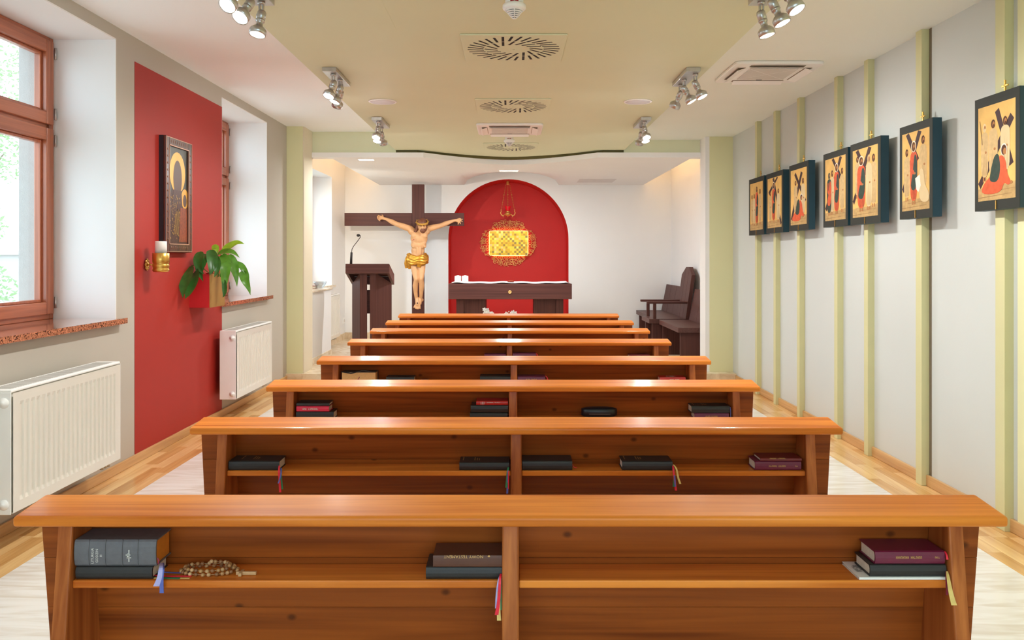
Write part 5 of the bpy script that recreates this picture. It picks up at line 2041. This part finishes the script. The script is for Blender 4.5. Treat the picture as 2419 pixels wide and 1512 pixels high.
# hollow the underside: rim boards instead of a solid block
dk = MB()
tk = .03
dk.hexa([(xl, yn_, zt0 - tk), (xr, yn_, zt0 - tk), (xr, yf_, zt1 - tk), (xl, yf_, zt1 - tk), (xl, yn_, zt0), (xr, yn_, zt0), (xr, yf_, zt1), (xl, yf_, zt1)])
dk.build('desk_top', M_dark, am, bevel=.002)
MB().hexa([(xl, yn_, zb0_), (xr, yn_, zb0_), (xr, yn_ + tk, zb0_ - .01), (xl, yn_ + tk, zb0_ - .01), (xl, yn_, zt0 - tk), (xr, yn_, zt0 - tk), (xr, yn_ + tk, zt0 - tk - .01), (xl, yn_ + tk, zt0 - tk - .01)]).build('desk_front', M_dark, am)
for xa, xb in ((xl, xl + tk), (xr - tk, xr)):
    MB().hexa([(xa, yn_ + tk, zb0_ - .01), (xb, yn_ + tk, zb0_ - .01), (xb, yf_, zb1_), (xa, yf_, zb1_), (xa, yn_ + tk, zt0 - tk - .01), (xb, yn_ + tk, zt0 - tk - .01), (xb, yf_, zt1 - tk), (xa, yf_, zt1 - tk)]).build('desk_side', M_darky, am)
MB().hexa([(xl + tk, yf_ - tk, zb1_ + .01), (xr - tk, yf_ - tk, zb1_ + .01), (xr - tk, yf_, zb1_), (xl + tk, yf_, zb1_), (xl + tk, yf_ - tk, zt1 - tk), (xr - tk, yf_ - tk, zt1 - tk), (xr - tk, yf_, zt1 - tk), (xl + tk, yf_, zt1 - tk)]).build('desk_back', M_dark, am)
ya = DA + .06


def plank(name, x0, x1, spread, length):
    """upright slab running back and outwards from its front edge"""
    yb_ = ya + length
    zz = zb1_ + .02
    zn = zb0_ + .0
    MB().hexa([(x0, ya, PLAT), (x1, ya, PLAT), (x1 + spread, yb_, PLAT), (x0 + spread, yb_, PLAT),
               (x0, ya, zn), (x1, ya, zn), (x1 + spread, yb_, zz), (x0 + spread, yb_, zz)]).build(name, M_darkz, am, bevel=.002)


plank('leg_slab', X(850, ya), X(867.5, ya), -.145, .26)
plank('leg_slab', X(873.5, ya), X(888, ya), .155, .26)
gx = X(870.5, ya)
MB().box(gx - .03, gx + .03, ya + .1, ya + .16, Z(672, ya), zb0_ - .06).build('spacer_block', M_dark, am)
MB().box(gx - .035, gx + .035, ya + .1, ya + .16, Z(742, ya), Z(686, ya)).build('spacer_block', M_dark, am)
mc = thing('microphone', at(829, 623, DA + .12), 'slim black gooseneck microphone standing on the ambo', 'microphone')
ORG[mc] = Vector(mc.location)
dm = DA + .1
MB().tube([at(829, 627, dm), at(830.5, 596, dm)], [.016, .013], 12).build('base_stem', M_black, mc)
MB().tube([at(830.5, 596, dm), at(831.5, 589, dm), at(835, 582, dm), at(846, 568, dm), at(852, 559, dm), at(851.5, 556.5, dm), at(848, 556, dm)], .0042, 8).build('gooseneck', mat('dark_grey_metal', (64, 52, 48), .4, .6), mc)
MB().ball(at(846.5, 556, dm), (.022, .02, .018), 14, 10).build('windscreen', M_black, mc)

# ================================================================== altar
DT = 11.2
al = thing('altar', (X(1205, DT), DT + .35, PLAT), 'dark wooden altar table with white cloth in front of red arch', 'altar')
ax0, ax1 = X(1059.5, DT), X(1351, DT)
az1, az0 = Z(670.5, DT), Z(707, DT)
MB().box(ax0, ax1, DT, DT + .75, az0, az1).build('table_slab', M_dark, al, bevel=.003)
for xa, xb, xo0, xo1 in ((1078, 1147, 1078, 1096), (1261, 1331, 1313, 1331)):
    MB().box(X(xa, DT + .12), X(xb, DT + .12), DT + .12, DT + .64, PLAT, az0).build('leg_block', M_darkz, al, bevel=.002)
    MB().box(X(xo0, DT + .09), X(xo1, DT + .09), DT + .09, DT + .12, PLAT, az0).build('leg_pilaster', M_darkz, al, bevel=.002)
em = MB()
ec = at(1204.6, 690, DT - .002)
em.lathe([(.024, 0), (.024, .004), (.019, .006), (.017, .004), (.001, .004)], ec, (0, -1, 0), 24)
em.box(ec.x - .002, ec.x + .002, ec.y - .009, ec.y - .004, ec.z - .011, ec.z + .011)
em.box(ec.x - .007, ec.x + .007, ec.y - .009, ec.y - .004, ec.z + .001, ec.z + .005)
em.build('round_emblem', mat('pale_gold_emblem', (232, 190, 120), .4, .4), al)
# white lace cloth on the slab
cl = MB()
n = 60
vs, fs = [], []
for i in range(n + 1):
    x = ax0 + .04 + (ax1 - ax0 - .08) * i / n
    for j in range(9):
        y = DT + .02 + .70 * j / 8
        vs.append((x, y, az1 + .0135 + .005 * math.sin(i * .55) * math.cos(j * .9) + .004 * math.sin(i * .23 + 1)))
for i in range(n):
    for j in range(8):
        fs.append((i * 9 + j, i * 9 + j + 1, (i + 1) * 9 + j + 1, (i + 1) * 9 + j))
cl.add(vs, fs, 0, True)
co = cl.build('altar_cloth', mat('white_linen', (244, 240, 236), .8, bump=.2, bscale=300), label='white rumpled linen cloth spread on the altar top', cat='cloth', recalc=False)
sf = co.modifiers.new('thick', 'SOLIDIFY')
sf.thickness = .003
for px, lab in ((1081.3, 'white speckled cube candle holder at the altar left end'), (1098.3, 'white speckled cube candle holder, second from altar left end')):
    dq = DT + .25
    x = X(px, dq)
    hw_ = 7.4 * dq / F
    t = thing('cube_candle_holder', (x, dq + hw_, az1 + .0232), lab, 'candle holder', 'white cubes on the altar')
    z0_ = az1 + .0232
    mbq = MB()
    w_ = hw_ * .3
    mbq.box(x - hw_, x + hw_, dq, dq + 2 * hw_, z0_, z0_ + 2 * hw_ * .9)
    mbq.build('cube', mat('speckled_white_glass', (232, 226, 222), .35, var=.25, scale=70), t, bevel=.006)
    MB().lathe([(.02, 0), (.02, .006), (.016, .008), (.001, .007)], (x, dq + hw_, z0_ + 2 * hw_ * .9), n=16).build('tealight', M_wax, t)
dq = DT + .1
bk_ = thing('missal_stand', (X(1206, dq), dq, az1 + .0232), 'small dark red missal stand at the centre of the altar', 'book stand')
MB().box(X(1199, dq), X(1214, dq), dq, dq + .16, az1 + .0232, az1 + .030).build('stand_base', COVER['darkred'], bk_)
MB().hexa([(X(1201, dq), dq + .02, az1 + .030), (X(1212, dq), dq + .02, az1 + .030), (X(1212, dq), dq + .14, az1 + .030), (X(1201, dq), dq + .14, az1 + .030), (X(1201, dq), dq + .05, az1 + .036), (X(1212, dq), dq + .05, az1 + .036), (X(1212, dq), dq + .14, az1 + .040), (X(1201, dq), dq + .14, az1 + .040)]).build('book_rest', COVER['darkred'], bk_)

# flowers on the floor before the altar
M_petal = leaf_mat('white_petal', (244, 240, 236), .3)


def orchid(name, blooms, base_px, lab, dd_):
    bx = X(base_px, dd_)
    t = thing(name, (bx, dd_, PLAT), lab, 'flowers', 'white flowers before the altar')
    MB().lathe([(.05, 0), (.07, .1), (.075, .16), (.07, .16), (.065, .13), (.001, .13)], (bx, dd_, PLAT), n=20).build('pot', mat('white_flowerpot', (228, 224, 220), .4), t)
    for i, (px, py, r) in enumerate(blooms):
        c = at(px, py, dd_ + .02 * math.sin(i * 2))
        MB().tube([(bx, dd_, PLAT + .13), (bx + (c.x - bx) * .3, dd_ - .02, PLAT + .35), c + Vector((0, .015, 0))], .003, 6).build('flower_stem', M_leafs[1], t)
        fb = MB()
        for k in range(5):
            a = 2 * PI * k / 5 + i
            u = Vector((math.cos(a), 0, math.sin(a)))
            s = Vector((-math.sin(a), 0, math.cos(a)))
            R_ = r * dd_ / F
            fb.add([c, c + u * R_ * .5 + s * R_ * .42 + Vector((0, -.012, 0)), c + u * R_ + s * R_ * .22 + Vector((0, -.004, 0)), c + u * R_ * 1.08 + Vector((0, -.002, 0)), c + u * R_ - s * R_ * .22 + Vector((0, -.004, 0)), c + u * R_ * .5 - s * R_ * .42 + Vector((0, -.012, 0))], [(0, 1, 2, 3), (0, 3, 4, 5)], 0, True)
        fb.build('bloom', M_petal, t, recalc=False)
    return t


orchid('orchid', [(1144, 731, 4.5), (1151, 732.5, 5), (1146, 739, 5), (1155, 740, 6), (1162, 740.5, 5), (1148, 743, 5)], 1150, 'white flowers before the altar, taller left bunch', 10.75)
orchid('orchid', [(1212, 737.5, 5), (1217, 740, 5), (1208, 741, 4.5), (1196, 741, 4.5), (1202, 736, 1.6)], 1207, 'white flowers before the altar, lower right bunch', 10.75)

# ================================================================== tabernacle and sanctuary lamp in the recess
YN = APSE + RD
ta = thing('tabernacle', (X(1201, YN - .1), YN - .12, Z(604, YN - .12)), 'gold mosaic tabernacle ringed by filigree on the red recess', 'tabernacle')
DB = YN - .14
tx0, tx1, tz0, tz1 = X(1155.5, DB), X(1247.5, DB), Z(604, DB), Z(545, DB)
MB().box(tx0 + .008, tx1 - .008, DB + .004, YN - .002, tz0 + .008, tz1 - .008).build('safe_box', M_gold, ta)
rim = MB()
for a, b, c, e_ in ((tx0, tx1, tz0, tz0 + .010), (tx0, tx1, tz1 - .010, tz1), (tx0, tx0 + .010, tz0, tz1), (tx1 - .010, tx1, tz0, tz1)):
    rim.box(a, b, DB - .006, DB + .01, c, e_)
rim.build('rim', mat('bright_gold_rim', (236, 204, 128), .25, .8), ta)
TG = [mat('mosaic_gold_%d' % i, c, .3, .55, var=.1, scale=90) for i, c in enumerate(((236, 194, 56), (214, 164, 40), (190, 140, 44), (242, 214, 96), (168, 124, 48), (226, 184, 110), (150, 120, 62)))]
mo = MB()
nx_, nz_ = 17, 11
rn = random.Random(11)
for i in range(nx_):
    for j in range(nz_):
        x0 = tx0 + .010 + (tx1 - tx0 - .020) * i / nx_
        x1 = tx0 + .010 + (tx1 - tx0 - .020) * (i + 1) / nx_
        z0_ = tz0 + .010 + (tz1 - tz0 - .020) * j / nz_
        z1_ = tz0 + .010 + (tz1 - tz0 - .020) * (j + 1) / nz_
        h_ = rn.choice((.002, .004, .007))
        m_ = rn.choice((0, 0, 0, 1, 1, 3)) if (i + j) % 2 else rn.choice((1, 2, 4, 5, 0, 6))
        mo.box(x0 + .0006, x1 - .0006, DB + .004 - h_, DB + .006, z0_ + .0006, z1_ - .0006, m_)
mo.build('mosaic', TG, ta, kind='stuff')
# filigree halo of scrolls
fg = MB()
fc = at(1201, 574, YN - .03)
s_ = (YN - .03) / F


def scroll(cx, cz, r, a0, turns, sg, w=.0042):
    pts = []
    n_ = 14
    for i in range(n_ + 1):
        t_ = i / n_
        a = a0 + sg * turns * 2 * PI * t_
        rr_ = r * (1 - .82 * t_)
        pts.append((cx + rr_ * math.cos(a), YN - .03, cz + rr_ * math.sin(a)))
    fg.tube(pts, w, 5)


rn = random.Random(2)
for ang in range(0, 360, 9):
    a = math.radians(ang)
    # lobed outline: wide above and below, narrower at the sides
    ca, sa = math.cos(a), math.sin(a)
    ro_ = 1 / math.sqrt((ca / 64) ** 2 + (sa / 51) ** 2)
    notch = 1 - .12 * math.exp(-((abs(math.degrees(math.atan2(abs(sa), abs(ca)))) - 40) / 7) ** 2)
    ro_ *= notch
    kx = 46 / abs(ca) if abs(ca) > 1e-3 else 1e9
    kz = 30 / abs(sa) if abs(sa) > 1e-3 else 1e9
    ri = min(kx, kz)
    if ro_ - ri < 3:
        continue
    for f_ in (.25, .62, .95):
        rad = ri + (ro_ - ri) * f_
        if f_ == .62 and ro_ - ri < 9:
            continue
        rs = min(5.2, max(2.6, (ro_ - ri) * .30)) * s_
        scroll(fc.x + rad * s_ * ca, fc.z + rad * s_ * sa * 1.0, rs, a + rn.uniform(-1, 1), 1.15, 1 if (ang // 9) % 2 else -1)
out = []
for ang in range(0, 361, 6):
    a = math.radians(ang)
    ca, sa = math.cos(a), math.sin(a)
    ro_ = 1 / math.sqrt((ca / 64) ** 2 + (sa / 51) ** 2) * (1 - .12 * math.exp(-((abs(math.degrees(math.atan2(abs(sa), abs(ca)))) - 40) / 7) ** 2)) + 1.2 * math.sin(ang * .35)
    out.append((fc.x + ro_ * s_ * ca, YN - .03, fc.z + ro_ * s_ * sa))
fg.tube(out, .0035, 5)
fg.build('filigree', mat('filigree_gold', (240, 190, 112), .4, .15), ta)
# hidden light strip behind the box: it glows on the red wall in the photograph
gl = MB()
for a, b, c, e_ in ((tx0 - .004, tx0 + .004, tz0 + .03, tz1 - .03), (tx1 - .004, tx1 + .004, tz0 + .03, tz1 - .03), (tx0 + .05, tx1 - .05, tz1 - .004, tz1 + .004), (tx0 + .05, tx1 - .05, tz0 - .004, tz0 + .004)):
    gl.box(a, b, YN - .045, YN - .04, c, e_)
gl.build('backlight', mat('tabernacle_backlight', (255, 196, 120), .4, emit=14.0, emit_rgb=(255, 150, 70)), ta)

dl = APSE + .30
sl_ = thing('sanctuary_lamp', (X(1200, dl), dl, Z(513, dl)), 'hanging brass sanctuary lamp with red glass in the red arch', 'lamp')
M_br = mat('lamp_brass', (222, 172, 96), .35, .7, var=.1, scale=60)
lx = X(1199.8, dl)
ztop = Z(424, dl) - .0
MB().tube([(lx, dl, AZ + math.sqrt(max(0, AR ** 2 - (lx - AX) ** 2)) - .001), (lx, dl, Z(427, dl))], .006, 8).build('hook', M_br, sl_)
MB().lathe([(.012, 0), (.024, -.006), (.028, -.02), (.024, -.05), (.030, -.06), (.012, -.064)], (lx, dl, Z(427, dl)), n=16).build('crown_cap', M_br, sl_)
zl = Z(500, dl)
for k, (pxa, pxb) in enumerate(((1195.5, 1184), (1199.6, 1199.6), (1203.8, 1215))):
    dz = (.05, -.06, .05)[k]
    a_, b_ = Vector((X(pxa, dl), dl, Z(434, dl))), Vector((X(pxb, dl), dl + dz, Z(496, dl)))
    chn = MB()
    nL = 22
    for i in range(nL):
        p0 = a_.lerp(b_, i / nL)
        p1 = a_.lerp(b_, (i + 1.15) / nL)
        pr = Vector((1, 0, 0)) if i % 2 else Vector((0, 1, 0))
        q_ = [p0 + pr * .0, (p0 + p1) / 2 + pr * .0055, p1, (p0 + p1) / 2 - pr * .0055, p0]
        chn.tube(q_, .0022, 5)
    chn.ball(a_.lerp(b_, .42), .011, 8, 6)
    chn.build('chain', M_br, sl_, kind='stuff')
bz = Z(509.5, dl)
MB().lathe([(.004, -.022), (.007, -.014), (.004, -.006), (.02, .0), (.044, .012), (.052, .026), (.050, .036), (.036, .05), (.026, .056), (.030, .064), (.036, .072), (.032, .074), (.02, .066)], (lx, dl, bz), n=24).build('bowl', M_br, sl_)
for sx in (-1, 1):
    ar = MB()
    pts = [(lx + sx * .045, dl, bz + .02), (lx + sx * .075, dl, bz + .002), (lx + sx * .105, dl, bz + .012), (lx + sx * .118, dl, bz + .045), (lx + sx * .105, dl, bz + .07), (lx + sx * .112, dl, bz + .095), (lx + sx * .100, dl, bz + .10)]
    ar.tube(pts, [.007, .008, .008, .008, .007, .006, .004], 8)
    ar.tube([(lx + sx * .105, dl, bz + .012), (lx + sx * .075, dl, bz - .012), (lx + sx * .066, dl, bz - .022)], [.006, .005, .004], 6)
    ar.build('scroll_arm', M_br, sl_)
rg = mat('red_lamp_glass', (196, 10, 30), .12, var=.02, emit=.25, emit_rgb=(220, 16, 34))
MB().lathe([(.026, 0), (.030, .02), (.040, .05), (.050, .078), (.050, .084), (.046, .084), (.036, .05), (.001, .012)], (lx, dl, bz + .068), n=24).build('red_glass', rg, sl_)

# ================================================================== sedilia on the right
se_g = 'dark sedilia along the right chancel wall'


def bench(y0, y1, label):
    t = thing('sedilia_bench', (2.2, (y0 + y1) / 2, PLAT), label, 'bench', se_g)
    sx0, sx1, zs = 1.945, 2.40, .53
    MB().box(sx0, sx1 + .06, y0, y1, zs - .06, zs).build('seat', M_darky, t, bevel=.002)
    for yy_ in (y0 + .05, y1 - .09):
        MB().box(sx0 + .035, sx0 + .075, yy_, yy_ + .04, PLAT, zs - .06).build('leg_edge', M_darkz, t)
        MB().box(sx0 + .075, sx1, yy_ + .005, yy_ + .035, PLAT, zs - .06).build('leg_panel', M_darkz, t)
    n_ = max(2, int(round((y1 - y0) / .4)))
    w_ = (y1 - y0) / n_
    for i in range(n_):
        a, b = y0 + i * w_ + .003, y0 + (i + 1) * w_ - .003
        zt_ = .935
        MB().hexa([(2.335, a, zs), (2.36, a, zs), (2.36, b, zs), (2.335, b, zs), (2.415, a, zt_), (2.44, a, zt_), (2.44, b, zt_), (2.415, b, zt_)]).build('back_board', M_darkz, t, bevel=.002)
    return t


bench(9.47, 10.70, 'dark wooden bench nearest the right pillar, beside the tall chair')
bench(11.44, 12.66, 'dark wooden bench at the far end, behind the tall chair')
chr_ = thing('presider_chair', (2.15, 11.06, PLAT), 'tall pointed-back dark wooden armchair between the two sedilia benches', 'chair', se_g)
y0, y1, zs = 10.76, 11.38, .535
MB().box(1.825, 2.33, y0, y1, zs - .06, zs).build('seat', M_darky, chr_, bevel=.002)
for yy_ in (y0 + .03, y1 - .07):
    MB().box(1.87, 1.91, yy_, yy_ + .04, PLAT, zs - .06).build('leg', M_darkz, chr_)
    MB().box(1.91, 2.28, yy_ + .006, yy_ + .034, PLAT, zs - .06).build('leg_panel', M_darkz, chr_)
w_ = (y1 - y0) / 3


def zp(y):
    m = (y0 + y1) / 2
    return 1.115 + .105 * min(1, (1 - abs(y - m) / ((y1 - y0) / 2)) * 1.5)


for i in range(3):
    a, b = y0 + i * w_ + (.002 if i else 0), y0 + (i + 1) * w_ - (.002 if i < 2 else 0)
    za, zb_ = zp(a), zp(b)
    lean = lambda z: 2.30 + (z - zs) * .15
    th_ = .05
    MB().hexa([(lean(zs), a, zs - .05), (lean(zs) + th_, a, zs - .05), (lean(zs) + th_, b, zs - .05), (lean(zs), b, zs - .05), (lean(za), a, za), (lean(za) + th_, a, za), (lean(zb_) + th_, b, zb_), (lean(zb_), b, zb_)]).build('back_board', M_darkz, chr_, bevel=.002)
for yy_ in (y0 + .02, y1 - .08):
    MB().box(1.80, 2.34, yy_, yy_ + .06, .735, .765).build('armrest', M_dark, chr_, bevel=.006)
    MB().box(1.885, 1.925, yy_ + .01, yy_ + .05, zs, .735).build('arm_post', M_darkz, chr_, bevel=.002)

# ================================================================== window sill things and a wall socket in the chancel
ds_ = 10.35
rbk = thing('sill_book', (-2.56, ds_, .956), 'red book lying on the chancel window parapet, half hidden by the pillar', 'book')
MB().box(-2.62, -2.49, ds_ - .1, ds_ + .1, .956, .960).build('lower_cover', COVER['darkred'], rbk)
MB().box(-2.615, -2.495, ds_ - .096, ds_ + .096, .960, .985).build('page_block', M_page, rbk)
MB().box(-2.62, -2.49, ds_ - .1, ds_ + .1, .985, .989).build('upper_cover', COVER['darkred'], rbk)
gb = MB()
gb.lathe([(.03, 0), (.05, .01), (.075, .05), (.085, .085), (.082, .085), (.07, .05), (.045, .014), (.001, .008)], (-2.45, 10.42, .956), n=16)
go = gb.build('crystal_bowl', glass_pane('clear_crystal', (236, 238, 240), .3), label='clear crystal bowl on the chancel window parapet', cat='bowl')
so2 = thing('wall_socket', (CWL + .01, 12.6, .36), 'small white wall socket low in the far left chancel corner', 'socket')
MB().box(CWL, CWL + .012, 12.50, 12.66, .33, .42).build('plate', M_wplast, so2, bevel=.003)
MB().lathe([(.02, 0), (.02, .006), (.001, .003)], (CWL + .011, 12.58, .375), (1, 0, 0), 14).build('outlet', M_gplast, so2)

# small spotlight added out of view, so that it throws the cross shadow to the right
wl_ = thing('added_spotlight', (-2.52, 9.5, 2.1), 'small added spotlight behind the left pillar aimed at the crucifix', 'spotlight')
pv = Vector((-2.46, 9.52, 2.16))
tgt = C(985, 575, .1)
dv = (tgt - pv).normalized()
MB().lathe([(.03, 0), (.03, .012), (.008, .014), (.008, .06)], (CWL, 9.52, 2.16), (1, 0, 0), 16).build('wall_mount', M_steel, wl_)
MB().lathe([(.02, -.04), (.03, -.03), (.034, .05), (.030, .05), (.028, .04), (.001, .038)], pv + Vector((-.06, 0, 0)), dv, 18).build('lamp_head', M_steel, wl_)
MB().lathe([(.027, .0405), (.026, .042), (.001, .043)], pv + Vector((-.06, 0, 0)), dv, 18).build('lens', M_lamp, wl_)
sp = bpy.data.lights.new('added_spot_beam', 'SPOT')
sp.energy = 85
sp.spot_size = math.radians(70)
sp.spot_blend = .6
sp.shadow_soft_size = .02
sp.color = (1, .87, .70)
so_ = bpy.data.objects.new('added_spot_beam', sp)
COL.objects.link(so_)
so_.location = pv + Vector((-.06, 0, 0)) + dv * .055
so_.rotation_euler = dv.to_track_quat('-Z', 'Y').to_euler()

# ================================================================== outside the windows
MB().hexa([(-30, 19, -.3), (-12.4, 19, -.3), (-12.4, 26, -.3), (-30, 26, -.3), (-30, 19, 1.5), (-12.4, 19, 1.5), (-12.4, 26, 1.5), (-30, 26, 1.5)])
hs = thing('garden_wall', (-14, 20, -.3), 'pale garden wall with a coping, seen through the near window', 'wall')
MB().box(-30, -10.2, 19.5, 19.8, -.3, 1.42).build('masonry', M_facade, hs)
MB().box(-30, -10.15, 19.4, 19.9, 1.42, 1.52).build('coping', M_facade, hs)
M_tree = leaf_mat('tree_leaf', (140, 160, 116), .5)
M_bark = mat('tree_bark', (120, 100, 84), .9, var=.2)


def tree(name, base, h, crowns, n, lab):
    t = thing(name, base, lab, 'tree', 'trees outside the near window')
    b = Vector(base)
    tr = MB()
    tr.tube([b, b + Vector((.05, 0, h * .4)), b + Vector((-.05, .1, h * .8))], [.12, .09, .04], 8)
    tr.build('trunk', M_bark, t)
    rn_ = random.Random(int(base[1] * 10))
    fo = MB()
    for (c, r) in crowns:
        c = b + Vector(c)
        br = MB()
        br.tube([b + Vector((0, .03, h * .45)), (b + Vector((0, .05, h * .6)) + c) / 2, c], [.05, .03, .012], 6)
        br.build('branch', M_bark, t)
        for k in range(int(n * r * r)):
            while True:
                v = Vector((rn_.uniform(-1, 1), rn_.uniform(-1, 1), rn_.uniform(-1, 1)))
                if v.length < 1:
                    break
            p = c + v * r
            s = rn_.uniform(.03, .055)
            u = Vector((rn_.uniform(-1, 1), rn_.uniform(-1, 1), rn_.uniform(-.6, .6))).normalized()
            w = u.cross(Vector((rn_.uniform(-1, 1), rn_.uniform(-1, 1), rn_.uniform(-1, 1)))).normalized()
            fo.add([p - u * s, p + w * s * .45, p + u * s, p - w * s * .45], [(0, 1, 2, 3)])
    fo.build('foliage', M_tree, t, kind='stuff', recalc=False)


tree('garden_tree', (-8.9, 13.6, -.3), 5.0, (((.1, 0, 4.6), 1.0), ((-.7, .2, 3.9), .9), ((.35, .1, 3.4), .55), ((-.6, -.1, 5.3), .8)), 1500, 'leafy tree high in the upper pane of the near window')
tree('garden_shrub', (-7.55, 11.55, -.3), 2.6, (((-.2, 0, 2.1), .5), ((-.3, .1, 1.0), .75), ((-.05, 0, .5), .6), ((-.5, .1, 1.7), .6)), 1700, 'pale green shrub low in the lower pane of the near window')
# round suncatchers hanging behind the near window
for zc_, lab in ((2.42, 'round dark-rimmed ornament in the upper pane, cut by left edge'), (1.55, 'round dark-rimmed ornament in the lower pane, cut by left edge')):
    yy_ = 4.42
    xx_ = -2.875
    t = thing('hanging_ornament', (xx_, yy_, zc_), lab, 'ornament', 'round ornaments in the near window')
    pts = [(xx_, yy_ + .105 * math.cos(2 * PI * i / 32), zc_ + .105 * math.sin(2 * PI * i / 32)) for i in range(33)]
    MB().tube(pts, .006, 6).build('ring', mat('dark_bronze', (84, 66, 44), .4, .6), t)
    MB().lathe([(.10, -.001), (.10, .001)], (xx_, yy_, zc_), (1, 0, 0), 32).build('disc', mat('cream_glass_disc', (226, 210, 180), .4, trans=.3), t)
